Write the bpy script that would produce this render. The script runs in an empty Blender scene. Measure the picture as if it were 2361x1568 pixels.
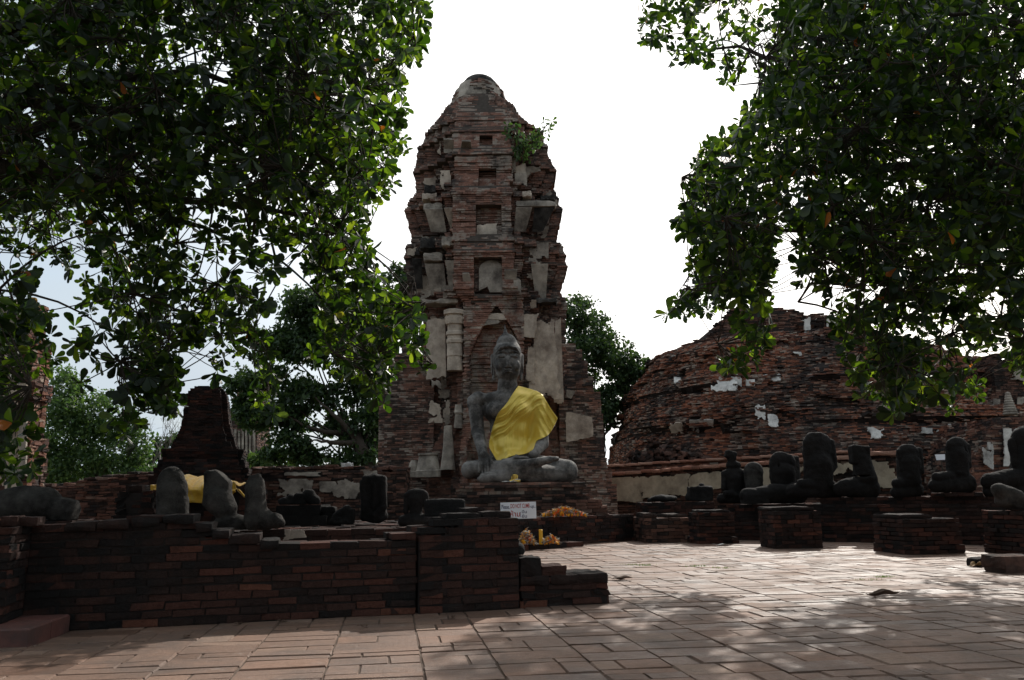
import bpy, math, random
import numpy as np
from mathutils import Matrix, Vector

# ------------------------------------------------------------------ camera, sky, sun
sc = bpy.context.scene
F, CX, CY = 1800.7, 1180.5, 784.0          # focal length and centre of the 2361 x 1568 picture
PIT, ROL, EYE = math.radians(11.2), math.radians(0.6), 1.0
cp, sp, cr, sr = math.cos(PIT), math.sin(PIT), math.cos(ROL), math.sin(ROL)
cam_d = bpy.data.cameras.new('camera'); cam = bpy.data.objects.new('camera', cam_d)
sc.collection.objects.link(cam); sc.camera = cam
cam_d.sensor_width = 36.0; cam_d.lens = F/2361*36; cam_d.clip_start = .05; cam_d.clip_end = 3000
R0, U0, F0 = Vector((1,0,0)), Vector((0,-sp,cp)), Vector((0,cp,sp))
rt, up = cr*R0 - sr*U0, sr*R0 + cr*U0
M = Matrix((rt, up, -F0)).transposed().to_4x4(); M.translation = (0,0,EYE); cam.matrix_world = M

SUN_EL, SUN_AZ = math.radians(37), math.radians(25)     # azimuth to the right of the view
w = bpy.data.worlds.new('World'); sc.world = w; w.use_nodes = True
nt = w.node_tree; N = nt.nodes; N.clear()
sky = N.new('ShaderNodeTexSky'); sky.sky_type = 'NISHITA'; sky.sun_disc = False
sky.sun_elevation = SUN_EL; sky.sun_rotation = SUN_AZ; sky.air_density = 1.2; sky.dust_density = 3.0; sky.ozone_density = 1.0
bg = N.new('ShaderNodeBackground'); bg.inputs[1].default_value = .12
bg2 = N.new('ShaderNodeBackground'); bg2.inputs[0].default_value = (.92,.965,1,1); bg2.inputs[1].default_value = 1.15
tc = N.new('ShaderNodeTexCoord'); mp = N.new('ShaderNodeMapping'); mp.inputs['Scale'].default_value = (1.2,1.2,4.5)
mp.inputs['Location'].default_value = (.3,.1,.2)
no = N.new('ShaderNodeTexNoise'); no.inputs['Scale'].default_value = 1.6; no.inputs['Detail'].default_value = 7; no.inputs['Roughness'].default_value = .55
rp = N.new('ShaderNodeValToRGB'); rp.color_ramp.elements[0].position = .34; rp.color_ramp.elements[1].position = .56
rp.color_ramp.elements[0].color = (.55,.55,.55,1)
mx = N.new('ShaderNodeMixShader'); out = N.new('ShaderNodeOutputWorld')
L = nt.links
nrmz = N.new('ShaderNodeVectorMath'); nrmz.operation = 'NORMALIZE'
dot = N.new('ShaderNodeVectorMath'); dot.operation = 'DOT_PRODUCT'
dot.inputs[1].default_value = (math.sin(SUN_AZ)*math.cos(SUN_EL), math.cos(SUN_AZ)*math.cos(SUN_EL), math.sin(SUN_EL))
gl = N.new('ShaderNodeMapRange'); gl.interpolation_type = 'SMOOTHSTEP'
for i_, v_ in zip((1,2,3,4), (.6,.99,.56,1.44)): gl.inputs[i_].default_value = v_
L.new(tc.outputs['Generated'], nrmz.inputs[0]); L.new(nrmz.outputs[0], dot.inputs[0]); L.new(dot.outputs['Value'], gl.inputs[0]); L.new(gl.outputs[0], bg2.inputs[1])
hue = N.new('ShaderNodeMix'); hue.data_type = 'RGBA'; hue.inputs[6].default_value = (.80,.91,1,1); hue.inputs[7].default_value = (1,.99,.97,1)
hf = N.new('ShaderNodeMapRange'); hf.inputs[1].default_value = .55; hf.inputs[2].default_value = 1.1; L.new(gl.outputs[0], hf.inputs[0]); L.new(hf.outputs[0], hue.inputs[0]); L.new(hue.outputs[2], bg2.inputs[0])
L.new(tc.outputs['Generated'], mp.inputs[0]); L.new(mp.outputs[0], no.inputs[0]); L.new(no.outputs[0], rp.inputs[0])
L.new(sky.outputs[0], bg.inputs[0]); L.new(rp.outputs[0], mx.inputs[0]); L.new(bg.outputs[0], mx.inputs[1]); L.new(bg2.outputs[0], mx.inputs[2])
L.new(mx.outputs[0], out.inputs[0])

sl = bpy.data.lights.new('sun', 'SUN'); sl.energy = 3.2; sl.angle = math.radians(.6); sl.color = (1,.95,.87)
so = bpy.data.objects.new('sun', sl); sc.collection.objects.link(so)
sdir = Vector((math.sin(SUN_AZ)*math.cos(SUN_EL), math.cos(SUN_AZ)*math.cos(SUN_EL), math.sin(SUN_EL)))
so.rotation_euler = sdir.to_track_quat('Z','Y').to_euler(); so.location = (8,20,18)
vs = sc.view_settings; vs.view_transform = 'Standard'; vs.look = 'None'; vs.exposure = 0.5; vs.gamma = 1.0; vs.use_curve_mapping = False
sc.cycles.max_bounces = 6; sc.cycles.diffuse_bounces = 3; sc.cycles.glossy_bounces = 2; sc.cycles.transmission_bounces = 4; sc.cycles.transparent_max_bounces = 4
sc.cycles.use_denoising = True

# ------------------------------------------------------------------ helpers: picture -> place
def ray(px, py):
    xc, yc = (px-CX)/F, (CY-py)/F
    x, y = xc*cr + yc*sr, -xc*sr + yc*cr
    return np.array((x, cp - y*sp, sp + y*cp))
def at(px, py, Y):
    r = ray(px, py); t = Y/r[1]; return np.array((r[0]*t, Y, EYE + r[2]*t))
def gnd(px, py, z=0.):
    r = ray(px, py); t = (z-EYE)/r[2]; return np.array((r[0]*t, r[1]*t, z))
def proj(Pt):                                 # arrays of points -> picture px
    q = Pt - np.array((0,0,EYE)); d = q@np.array(F0); x = q[...,0]/d; y = (q@np.array(U0))/d
    return CX + F*(x*cr - y*sr), CY - F*(x*sr + y*cr)

C = sc.collection
def tag(o, label=None, cat=None, group=None, kind=None):
    if label: o['label'] = label
    if cat: o['category'] = cat
    if group: o['group'] = group
    if kind: o['kind'] = kind
    return o
def thing(name, label, cat, loc, group=None):
    o = bpy.data.objects.new(name, None); o.empty_display_size = .2; C.objects.link(o)
    o.location = tuple(float(v) for v in loc); return tag(o, label, cat, group)
def part_world_origin(p):
    o = np.zeros(3)
    while p is not None: o = o + np.array(p.location); p = p.parent
    return o
def mesh_np(name, V, quads=None, tris=None, mat=None, parent=None, mi=None, rnd=None, smooth=False, uv=None, origin=None):
    V = np.asarray(V, dtype=np.float64).reshape(-1,3)
    base = part_world_origin(parent) if parent else np.zeros(3)
    loc = np.zeros(3)
    if parent is None:
        loc = np.array(origin) if origin is not None else np.array((V[:,0].mean(), V[:,1].mean(), V[:,2].min()))
    me = bpy.data.meshes.new(name)
    q = np.asarray(quads if quads is not None else [], dtype=np.int32).reshape(-1,4)
    t = np.asarray(tris if tris is not None else [], dtype=np.int32).reshape(-1,3)
    me.vertices.add(len(V)); me.vertices.foreach_set('co', (V-base-loc).astype(np.float32).ravel())
    loops = np.concatenate([q.ravel(), t.ravel()]); me.loops.add(len(loops)); me.loops.foreach_set('vertex_index', loops)
    me.polygons.add(len(q)+len(t))
    ls = np.concatenate([np.arange(len(q))*4, len(q)*4 + np.arange(len(t))*3]).astype(np.int32)
    me.polygons.foreach_set('loop_start', ls)
    mats = mat if isinstance(mat, (list,tuple)) else [mat]
    for m in mats: me.materials.append(m)
    if mi is not None: me.polygons.foreach_set('material_index', np.asarray(mi, dtype=np.int32))
    me.polygons.foreach_set('use_smooth', np.full(len(q)+len(t), smooth))
    if rnd is not None:
        a = me.attributes.new('rnd', 'FLOAT', 'POINT'); a.data.foreach_set('value', np.asarray(rnd, dtype=np.float32))
    if uv is not None:
        u = me.uv_layers.new(name='UVMap'); u.data.foreach_set('uv', np.asarray(uv, dtype=np.float32)[loops].ravel())
    me.update(calc_edges=True); me.validate()
    o = bpy.data.objects.new(name, me); C.objects.link(o)
    if parent: o.parent = parent
    else: o.location = loc
    return o
rng = np.random.default_rng(7)
_ns = np.random.default_rng(3); _K = _ns.normal(size=(14,3)); _K /= np.linalg.norm(_K,axis=1)[:,None]; _PH = _ns.uniform(0,6.28,14)
_FR = np.array([1,1.2,1.5,.8, 2.1,2.4,1.9,2.8, 4.2,4.7,3.8,5.2, 8.1,9.0]); _AM = np.array([1,1,1,1,.6,.6,.6,.6,.35,.35,.35,.35,.2,.2])
def snoise(P, s=1., seed=0.):                  # smooth noise about -1..1
    P = np.asarray(P)*s; r = 0
    for k in range(14): r = r + _AM[k]*np.sin((P@_K[k])*_FR[k]*2.2 + _PH[k]*(1+seed*.37) + seed*1.7)
    return r/3.2
def inpoly(x, y, poly):
    x = np.asarray(x); y = np.asarray(y); c = np.zeros(x.shape, bool); n = len(poly)
    for i in range(n):
        x0,y0 = poly[i]; x1,y1 = poly[i-1]
        if y0 == y1: continue
        c ^= ((y0 > y) != (y1 > y)) & (x < (x1-x0)*(y-y0)/(y1-y0)+x0)
    return c

# ------------------------------------------------------------------ materials
class NT:
    def __init__(s, name):
        s.m = bpy.data.materials.new(name); s.m.use_nodes = True; s.t = s.m.node_tree; s.t.nodes.clear()
        s.out = s.n('ShaderNodeOutputMaterial')
    def n(s, kind, **kw):
        x = s.t.nodes.new(kind)
        for k, v in kw.items(): setattr(x, k, v)
        return x
    def l(s, a, b): s.t.links.new(a, b)
    def coord(s, k='Object'): return s.n('ShaderNodeTexCoord').outputs[k]
    def noise(s, scale, detail=5, rough=.6, vec=None, stretch=None):
        v = vec or s.coord()
        if stretch:
            m = s.n('ShaderNodeMapping'); m.inputs['Scale'].default_value = stretch; s.l(v, m.inputs[0]); v = m.outputs[0]
        x = s.n('ShaderNodeTexNoise'); x.inputs['Scale'].default_value = scale; x.inputs['Detail'].default_value = detail; x.inputs['Roughness'].default_value = rough
        s.l(v, x.inputs['Vector']); return x.outputs[0]
    def attr(s, name='rnd'):
        a = s.n('ShaderNodeAttribute'); a.attribute_name = name; return a.outputs['Fac']
    def ramp(s, fac, stops, interp='LINEAR'):
        r = s.n('ShaderNodeValToRGB'); e = r.color_ramp.elements; r.color_ramp.interpolation = interp
        while len(e) < len(stops): e.new(.5)
        for i,(p,c) in enumerate(stops):
            e[i].position = p; e[i].color = tuple(c)+(1,) if not isinstance(c,(int,float)) else (c,c,c,1)
        s.l(fac, r.inputs[0]); return r.outputs[0]
    def mix(s, fac, a, b, mode='MIX'):
        x = s.n('ShaderNodeMix', data_type='RGBA', blend_type=mode)
        for sock, v in ((x.inputs[0],fac),(x.inputs[6],a),(x.inputs[7],b)):
            if isinstance(v,(int,float)): sock.default_value = v
            elif isinstance(v,(tuple,list)): sock.default_value = tuple(v)+(1,)
            else: s.l(v, sock)
        return x.outputs[2]
    def math(s, op, a, b=0.):
        x = s.n('ShaderNodeMath', operation=op)
        for sock, v in ((x.inputs[0],a),(x.inputs[1],b)):
            if isinstance(v,(int,float)): sock.default_value = v
            else: s.l(v, sock)
        return x.outputs[0]
    def bump(s, h, strength=.5, dist=.01):
        b = s.n('ShaderNodeBump'); b.inputs['Strength'].default_value = strength; b.inputs['Distance'].default_value = dist
        s.l(h, b.inputs['Height']); return b.outputs[0]
    def bsdf(s, col, rough=.9, normal=None, spec=.3, **kw):
        b = s.n('ShaderNodeBsdfPrincipled')
        for nm, v in (('Base Color',col),('Roughness',rough),('Specular IOR Level',spec),*kw.items()):
            if isinstance(v,(int,float)): b.inputs[nm].default_value = v
            elif isinstance(v,(tuple,list)): b.inputs[nm].default_value = tuple(v)+(1,)
            else: s.l(v, b.inputs[nm])
        if normal is not None: s.l(normal, b.inputs['Normal'])
        s.l(b.outputs[0], s.out.inputs[0]); return b

def brick_mat(name, stops, mould=.5, mscale=1.1, mcol=(.02,.018,.017), pale=.0, pth=.66, worn=0.):
    t = NT(name)
    c = t.ramp(t.attr(), stops)
    g = t.noise(26, 6, .7); c = t.mix(.55, c, t.ramp(g, [(.25,(.35,.33,.33)),(.75,(1.25,1.2,1.2))]), 'MULTIPLY')
    if pale > 0:
        p = t.math('ADD', t.noise(1.7, 9, .74), t.math('MULTIPLY', t.attr(), .14)); c = t.mix(t.ramp(p, [(pth,0.),(pth+.07,pale)]), c, (.36,.32,.27))
    m = t.math('ADD', t.noise(mscale, 9, .7, stretch=(1,1,.6)), t.math('MULTIPLY', t.math('SUBTRACT', t.attr(), .5), .16)); k = .60-.30*(1-mould)
    c = t.mix(t.ramp(m, [(k-.10,.93),(k+.07,0.)]), c, mcol)
    h = t.math('ADD', t.noise(34, 6, .7), t.math('MULTIPLY', t.noise(140, 3), .4))
    h = t.math('ADD', h, t.math('MULTIPLY', t.noise(9, 4), .8))
    nb = t.bump(h, .9, .025)
    if worn:
        bv = t.n('ShaderNodeBevel'); bv.samples = 3; bv.inputs['Radius'].default_value = worn; t.l(bv.outputs[0], nb.node.inputs['Normal'])
    t.bsdf(c, .93, nb, .18); return t.m
def plain_mat(name, col, rough=.9, var=.35, scale=6, bump=.4, spec=.25, col2=None, k=(.4,.65)):
    t = NT(name); g = t.noise(scale, 8, .68)
    c = t.mix(.8, col, t.ramp(g, [(.25,1-var),(.75,1+var)]), 'MULTIPLY')
    if col2: c = t.mix(t.ramp(t.noise(scale*.35, 9, .7), [(k[0],0.),(k[1],1.)]), c, col2)
    t.bsdf(c, rough, t.bump(t.noise(scale*7, 6, .7), bump, .02), spec); return t.m

RED = [(0,(.115,.088,.073)),(.25,(.19,.114,.088)),(.5,(.25,.136,.102)),(.75,(.31,.157,.113)),(.95,(.36,.205,.155)),(1,(.42,.31,.24))]
DRK = [(0,(.026,.019,.017)),(.4,(.046,.027,.022)),(.8,(.072,.035,.027)),(.97,(.105,.043,.031)),(1,(.16,.065,.042))]
ORG = [(0,(.11,.06,.05)),(.2,(.18,.083,.06)),(.5,(.25,.112,.076)),(.85,(.31,.145,.095)),(1,(.40,.29,.22))]
m_brick = brick_mat('tower_brick', RED, .55, 1.0, (.04,.036,.034), pale=.75, pth=.585)
m_dark = brick_mat('dark_brick', DRK, .6, 1.3, (.016,.0145,.014), worn=.012)
m_black = brick_mat('black_brick', [(p,tuple(x*.6 for x in c)) for p,c in DRK], .62, 1.3, (.012,.011,.0105))
m_mid = brick_mat('plinth_brick', [(p,tuple(x*.58 for x in c)) for p,c in RED], .62, 1.2, worn=.012)
m_orange = brick_mat('orange_brick', ORG, .62, .42, (.035,.032,.031), pale=.75, pth=.635)
m_mound = brick_mat('mound_brick', [(0,(.09,.06,.05)),(.25,(.19,.085,.06)),(.6,(.32,.125,.073)),(.9,(.39,.16,.095)),(1,(.42,.3,.22))], .70, .30, (.05,.044,.041), pale=.8, pth=.60)
m_coping = brick_mat('coping_brick', [(0,(.25,.11,.075)),(.6,(.40,.19,.13)),(1,(.5,.3,.22))], .2, 1., (.05,.044,.04))
m_mortar = plain_mat('old_mortar', (.085,.07,.06), .95, .5, 9)
m_mortar_dk = plain_mat('dark_mortar', (.028,.022,.02), .95, .5, 9)
m_stucco = plain_mat('stucco', (.50,.415,.335), .92, .45, 4, .7, col2=(.19,.145,.115), k=(.46,.68))
m_stucco_gr = plain_mat('grey_stucco', (.38,.33,.275), .92, .5, 4, .7, col2=(.10,.083,.07), k=(.42,.64))
m_beige = plain_mat('beige_stucco', (.44,.37,.27), .92, .4, 3, .6, col2=(.17,.13,.10), k=(.46,.68))
m_white = plain_mat('white_plaster', (.62,.6,.56), .9, .25, 4, .5, col2=(.16,.15,.14), k=(.45,.66))
m_stone = plain_mat('black_stone', (.016,.0145,.014), .9, .5, 5, .8, .12, col2=(.034,.031,.029), k=(.5,.75))
m_stone_gr = plain_mat('grey_stone', (.075,.069,.063), .9, .6, 7, 1., .15, col2=(.016,.0145,.0135), k=(.38,.6))
m_buddha = plain_mat('weathered_plaster', (.215,.20,.185), .82, .5, 6, .7, .25, col2=(.05,.047,.044), k=(.43,.59))
m_earth = plain_mat('earth', (.11,.085,.06), .95, .4, 1.2, .8, col2=(.05,.07,.025), k=(.45,.6))
m_bark = plain_mat('bark', (.06,.048,.038), .95, .5, 9, 1.)
# ------------------------------------------------------------------ masonry
QB = np.array([[0,1,3,2],[4,6,7,5],[0,4,5,1],[2,3,7,6],[0,2,6,4],[1,5,7,3]])
SGN = np.array([[x,y,z] for x in (-1,1) for y in (-1,1) for z in (-1,1)], float)
class Bricks:
    def __init__(s, seed=1): s.c=[]; s.u=[]; s.h=[]; s.r=[]; s.m=[]; s.j=[]; s.rng = random.Random(seed)
    def add(s, c, u, h, r=None, m=0, j=.004):
        s.c.append(c); s.u.append(u); s.h.append(h); s.r.append(s.rng.random() if r is None else r); s.m.append(m); s.j.append(j)
    def arrays(s):
        c = np.array(s.c, float); u = np.array(s.u, float); h = np.array(s.h, float); n = len(c)
        if u.shape[1] == 2: u = np.c_[u, np.zeros(n)]
        u /= np.linalg.norm(u,axis=1)[:,None]; v = np.c_[-u[:,1], u[:,0], np.zeros(n)]; z = np.array((0,0,1.))
        g = np.random.default_rng(len(c))
        S = SGN[None]*h[:,None,:]
        V = c[:,None,:] + S[...,0:1]*u[:,None,:] + S[...,1:2]*v[:,None,:] + S[...,2:3]*z
        V = V + g.normal(size=V.shape)*np.array(s.j)[:,None,None]
        Q = (QB[None] + (np.arange(n)*8)[:,None,None]).reshape(-1,4)
        return V.reshape(-1,3), Q, np.repeat(np.array(s.m),6), np.repeat(np.array(s.r),8)
    def build(s, name, mats, parent=None, origin=None):
        V,Q,mi,r = s.arrays(); return mesh_np(name, V, Q, mat=mats, parent=parent, mi=mi, rnd=r, origin=origin)
    def edge(s, a, b, z, ch, L=.27, dep=.13, jit=.006, off=0., keep=None, shift=None, jv=.004, gap=.010, tone=None):
        """one course of bricks along a -> b, outside on the right hand of a -> b"""
        a = np.array(a[:2], float); b = np.array(b[:2], float); d = b-a; ln = np.hypot(*d)
        if ln < .04: return
        u = d/ln; nrm = np.array((u[1], -u[0])); R = s.rng
        x = 0.; first = (L*(.5 if off else 1.))
        while x < ln - .01:
            l = min((first if x == 0 else L*R.uniform(.85,1.12)), ln-x)
            if ln-x-l < .07: l = ln-x
            m = a + u*(x+l/2)
            if keep is None or keep(m[0], m[1], z):
                o = abs(R.gauss(0,jit))*-1 + (R.uniform(.01,.03) if R.random() < .02 else 0)
                if shift: o += shift(m[0], m[1], z)
                c = m + nrm*(o - dep/2)
                s.add((c[0], c[1], z+ch/2 + R.gauss(0,.0015)), tuple(u), (l/2-gap/2, dep/2, ch/2-gap/2), None if tone is None else tone(m[0],m[1],z,R.random()), 0, jv)
            x += l
    def core(s, pts, z, ch, inset=.014): pass
    def ring(s, poly, z0, z1, ch=.07, L=.27, dep=.14, jit=.006, top=None, shift=None, mortar=True, inset=.014, jv=.004, offs=None, fill=True):
        """courses round a closed counter-clockwise outline, with a mortar core"""
        n = int(round((z1-z0)/ch)); P = [np.array(p[:2], float) for p in poly]
        for k in range(n):
            z = z0+k*ch; e = offs(z) if offs else 0.
            Q = offset_poly(P, e) if e else P
            for i in range(len(Q)):
                keep = (lambda x,y,zz: zz+ch*.6 <= top(x,y)) if top else None
                s.edge(Q[i], Q[(i+1)%len(Q)], z, ch, L, dep, jit, k%2, keep, shift, jv)
def offset_poly(P, e):
    n = len(P); r = []
    for i in range(n):
        a, b, c = P[i-1], P[i], P[(i+1)%n]
        u = (b-a)/np.hypot(*(b-a)); v = (c-b)/np.hypot(*(c-b)); n1 = np.array((u[1],-u[0])); n2 = np.array((v[1],-v[0]))
        k = 1+n1@n2; r.append(b + (n1+n2)*e/max(k,.3))
    return r
def prism(poly, z0, z1):
    """closed prism from a convex/star outline (fan caps)"""
    P = np.array([p[:2] for p in poly], float); n = len(P); c = P.mean(0)
    V = np.r_[np.c_[P, np.full(n,z0)], np.c_[P, np.full(n,z1)], [[c[0],c[1],z0],[c[0],c[1],z1]]]
    q = [[i,(i+1)%n,n+(i+1)%n,n+i] for i in range(n)]
    t = [[(i+1)%n,i,2*n] for i in range(n)] + [[n+i,n+(i+1)%n,2*n+1] for i in range(n)]
    return V, np.array(q), np.array(t)
def join(parts):
    """parts: (V, quads, tris, mat index, rnd)"""
    V=[];Q=[];T=[];mq=[];mt=[];R=[];o=0
    for v,q,t,m,r in parts:
        v = np.asarray(v,float).reshape(-1,3); V.append(v)
        if q is not None and len(q): Q.append(np.asarray(q)+o); mq.append(np.broadcast_to(m,(len(q),)))
        if t is not None and len(t): T.append(np.asarray(t)+o); mt.append(np.broadcast_to(m if np.isscalar(m) else 1,(len(t),)))
        R.append(np.broadcast_to(r,(len(v),))); o += len(v)
    V = np.concatenate(V); Q = np.concatenate(Q) if Q else None; T = np.concatenate(T) if T else None
    return V,Q,T,np.concatenate(mq+mt),np.concatenate(R)
def masonry(name, B, cores, mats, parent=None, origin=None):
    ps = []
    if B.c:
        v,q,mi,r = B.arrays(); ps.append((v,q,None,mi,r))
    for (poly,z0,z1) in cores:
        v,q,t = prism(poly,z0,z1); ps.append((v,q,t,1,.5))
    V,Q,T,m,r = join(ps); return mesh_np(name, V, Q, T, mats, parent, m, r, origin=origin)
def rect(c, hx, hy, ang=0.):
    u = np.array((math.cos(ang), math.sin(ang))); v = np.array((-u[1],u[0])); c = np.array(c[:2],float)
    return [c-u*hx-v*hy, c+u*hx-v*hy, c+u*hx+v*hy, c-u*hx+v*hy]
def quad4(p0, p1, dep):                        # front edge p0 -> p1 (left to right), going back by dep
    p0 = np.array(p0[:2],float); p1 = np.array(p1[:2],float); u = (p1-p0)/np.hypot(*(p1-p0)); v = np.array((-u[1],u[0]))
    return [p0, p1, p1+v*dep, p0+v*dep]
def solid_courses(B, poly, z0, z1, ch, L, top=None, jit=.006, jv=.005, offs=None, seed=0, mort=.018):
    """ring courses plus filled top; returns the mortar cores"""
    B.ring(poly, z0, z1, ch, L, .14, jit, top, jv=jv, offs=offs)
    P = [np.array(p,float) for p in poly]; n = int(round((z1-z0)/ch)); cores = []
    if offs is None: cores.append((offset_poly(P,-mort), z0, z0+n*ch-.02))
    else:
        for k in range(n): cores.append((offset_poly(P, offs(z0+k*ch)-mort), z0+k*ch+.003*(k>0), z0+(k+1)*ch-.006))
    # brick cap across the top
    u = P[1]-P[0]; lx = np.hypot(*u); u = u/lx; v = P[3]-P[0]; ly = np.hypot(*v); v = v/ly
    if top is None and len(P) == 4:
        e = offs(z0+(n-1)*ch) if offs else 0; a = P[0]-(u+v)*e; lx += 2*e; ly += 2*e
        ny = max(1,int(round((ly-.24)/.15))); R = B.rng
        for j in range(ny):
            y = .12 + (j+.5)*(ly-.24)/ny; x = .12
            while x < lx-.13:
                l = min(L*R.uniform(.8,1.1), lx-.12-x); c = a+u*(x+l/2)+v*y
                B.add((c[0],c[1],z0+(n-.5)*ch+R.gauss(0,.004)), tuple(u), (l/2-.006,(ly-.24)/ny/2-.006,ch/2-.005), None, 0, jv); x += l
    return cores
def slab(c, u, h, seed, tilt=0.): pass
def rough_block(c, ang, h, seed=0, amp=.02, n=5, tilt=(0,0)):
    """a worn stone/brick block: subdivided box with rounded, noisy faces -> V,Q"""
    g = np.linspace(-1,1,n); V=[];Q=[]
    for ax in range(3):
        for s in (-1,1):
            o = len(V)
            for i in range(n):
                for j in range(n):
                    p = [0,0,0]; p[ax] = s; p[(ax+1)%3] = g[i]; p[(ax+2)%3] = g[j]; V.append(p)
            for i in range(n-1):
                for j in range(n-1):
                    f = [o+i*n+j, o+(i+1)*n+j, o+(i+1)*n+j+1, o+i*n+j+1]; Q.append(f if s > 0 else f[::-1])
    V = np.array(V,float); r = np.linalg.norm(V,axis=1)[:,None]; cube = np.abs(V).max(1)[:,None]
    k = .16; V = V*(1-k) + V/r*1.25*k
    V = V*np.array(h); V += snoise(V, 2.2/max(h), seed)[:,None]*amp*np.sign(V+1e-6)*.8
    V[:,2] += V[:,0]*tilt[0] + V[:,1]*tilt[1]
    ca, sa = math.cos(ang), math.sin(ang); X = V[:,0]*ca-V[:,1]*sa; Y = V[:,0]*sa+V[:,1]*ca
    return np.c_[X,Y,V[:,2]]+np.array(c), np.array(Q)
def patch(p00, p10, p01, p11, th=.04, seed=0, nx=26, ny=40, rag=.5, bulge=.0, holes=.0, edge=.12, prof=None, fine=1.7):
    nx=int(nx*fine); ny=int(ny*fine); th=th*.6
    """a plaster remnant with a ragged outline: bottom-left, bottom-right, top-left, top-right -> V,Q (thick)"""
    p00,p10,p01,p11 = [np.array(p,float) for p in (p00,p10,p01,p11)]
    nrm = np.cross(p10-p00, p01-p00); nrm /= np.linalg.norm(nrm)
    U,Vv = np.meshgrid(np.linspace(0,1,nx+1), np.linspace(0,1,ny+1), indexing='ij')
    P = (p00[None,None]*((1-U)*(1-Vv))[...,None] + p10*(U*(1-Vv))[...,None] + p01*((1-U)*Vv)[...,None] + p11*(U*Vv)[...,None])
    nz = snoise(P*1., 1.6, seed)
    off = .012*nz + bulge*(1-(2*U-1)**2)
    if prof is not None: off = off + prof(Vv)
    P = P + nrm*(off)[...,None]
    d = np.minimum(np.minimum(U,1-U), np.minimum(Vv,1-Vv)); d = d[:-1,:-1]+.5/ny
    n1 = snoise(P[:-1,:-1], 2.2, seed+3)*.8+.5*snoise(P[:-1,:-1], 7., seed+5)
    keep = (d > edge*rag*(.45+.75*n1)) & ((holes <= 0) | (snoise(P[:-1,:-1], 1.9, seed+9) < 1.0-holes))
    if keep.sum() < .12*keep.size: keep = (d > edge*.3*(.45+.75*n1))
    if not keep.any(): keep[:] = True
    idx = np.arange((nx+1)*(ny+1)).reshape(nx+1,ny+1); m = (nx+1)*(ny+1)
    F1 = np.stack([idx[:-1,:-1],idx[1:,:-1],idx[1:,1:],idx[:-1,1:]],-1)
    Q = list(F1[keep]); 
    Q += list(F1[keep][:,::-1]+m)
    kp = np.pad(keep,1)
    I,J = np.nonzero(keep)
    for i,j in zip(I,J):
        f = F1[i,j]
        if not kp[i+1,j]: Q.append([f[0],f[0]+m,f[1]+m,f[1]][::1])
        if not kp[i+1,j+2]: Q.append([f[2],f[2]+m,f[3]+m,f[3]])
        if not kp[i,j+1]: Q.append([f[3],f[3]+m,f[0]+m,f[0]])
        if not kp[i+2,j+1]: Q.append([f[1],f[1]+m,f[2]+m,f[2]])
    V = np.r_[(P+nrm*th/2).reshape(-1,3), (P-nrm*th/2).reshape(-1,3)]
    Q = np.array(Q).reshape(-1,4)
    us, inv = np.unique(Q, return_inverse=True)
    return V[us], inv.reshape(-1,4)
def tube(pts, rad, sides=8):
    pts = np.array(pts,float); n = len(pts); rad = np.broadcast_to(rad,(n,)); V=[];Q=[]
    t = np.gradient(pts,axis=0); t /= np.linalg.norm(t,axis=1)[:,None]+1e-9
    ref = np.array((0,0,1.)) if abs(t[:,2]).mean() < .8 else np.array((1.,0,0))
    a = np.cross(t,ref); a /= np.linalg.norm(a,axis=1)[:,None]+1e-9; b = np.cross(t,a)
    th = np.linspace(0,2*math.pi,sides,endpoint=False)
    V = pts[:,None,:] + rad[:,None,None]*(np.cos(th)[None,:,None]*a[:,None,:] + np.sin(th)[None,:,None]*b[:,None,:])
    i = np.arange(n-1)[:,None]*sides; j = np.arange(sides)[None]; k = (j+1)%sides
    Q = np.stack([i+j, i+k, i+sides+k, i+sides+j],-1).reshape(-1,4)
    return V.reshape(-1,3), Q
def lathe(c, prof, sides=40, wob=0., seed=0):
    """prof: (radius, z) from bottom to top, closed on the axis at the ends"""
    th = np.linspace(0,2*math.pi,sides,endpoint=False); V=[]
    for r,z in prof:
        p = np.c_[r*np.cos(th), r*np.sin(th), np.full(sides,z)]
        if wob: p[:,:2] *= (1+wob*snoise(p,1.5,seed))[:,None]
        V.append(p)
    n = len(prof); V = np.concatenate(V)+np.array(c)
    i = np.arange(n-1)[:,None]*sides; j = np.arange(sides)[None]; k = (j+1)%sides
    Q = np.stack([i+j,i+k,i+sides+k,i+sides+j],-1).reshape(-1,4)
    V = np.r_[V, [np.array(c)+(0,0,prof[0][1])], [np.array(c)+(0,0,prof[-1][1])]]
    T = [[(a+1)%sides,a,n*sides] for a in range(sides)] + [[(n-1)*sides+a,(n-1)*sides+(a+1)%sides,n*sides+1] for a in range(sides)]
    return V,Q,np.array(T)

# ------------------------------------------------------------------ sculpting with distance fields
def seg(p, q, r0, r1):
    p = np.array(p,float); q = np.array(q,float)
    def f(X):
        d = q-p; t = np.clip(((X-p)@d)/(d@d+1e-9),0,1); return np.linalg.norm(X-p-t[...,None]*d,axis=-1)-(r0+(r1-r0)*t)
    return f, np.minimum(p,q)-max(r0,r1), np.maximum(p,q)+max(r0,r1)
def ell(c, r, rot=0., tilt=0.):
    c = np.array(c,float); r = np.array(r,float); ca,sa,ct,st = math.cos(rot),math.sin(rot),math.cos(tilt),math.sin(tilt)
    Rm = np.array([[ct,0,st],[0,1,0],[-st,0,ct]])@np.array([[ca,-sa,0],[sa,ca,0],[0,0,1]])
    def f(X):
        q = (X-c)@Rm; k0 = np.linalg.norm(q/r,axis=-1); k1 = np.linalg.norm(q/(r*r),axis=-1)+1e-6; return k0*(k0-1)/k1
    m = r.max(); return f, c-m, c+m
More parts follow.
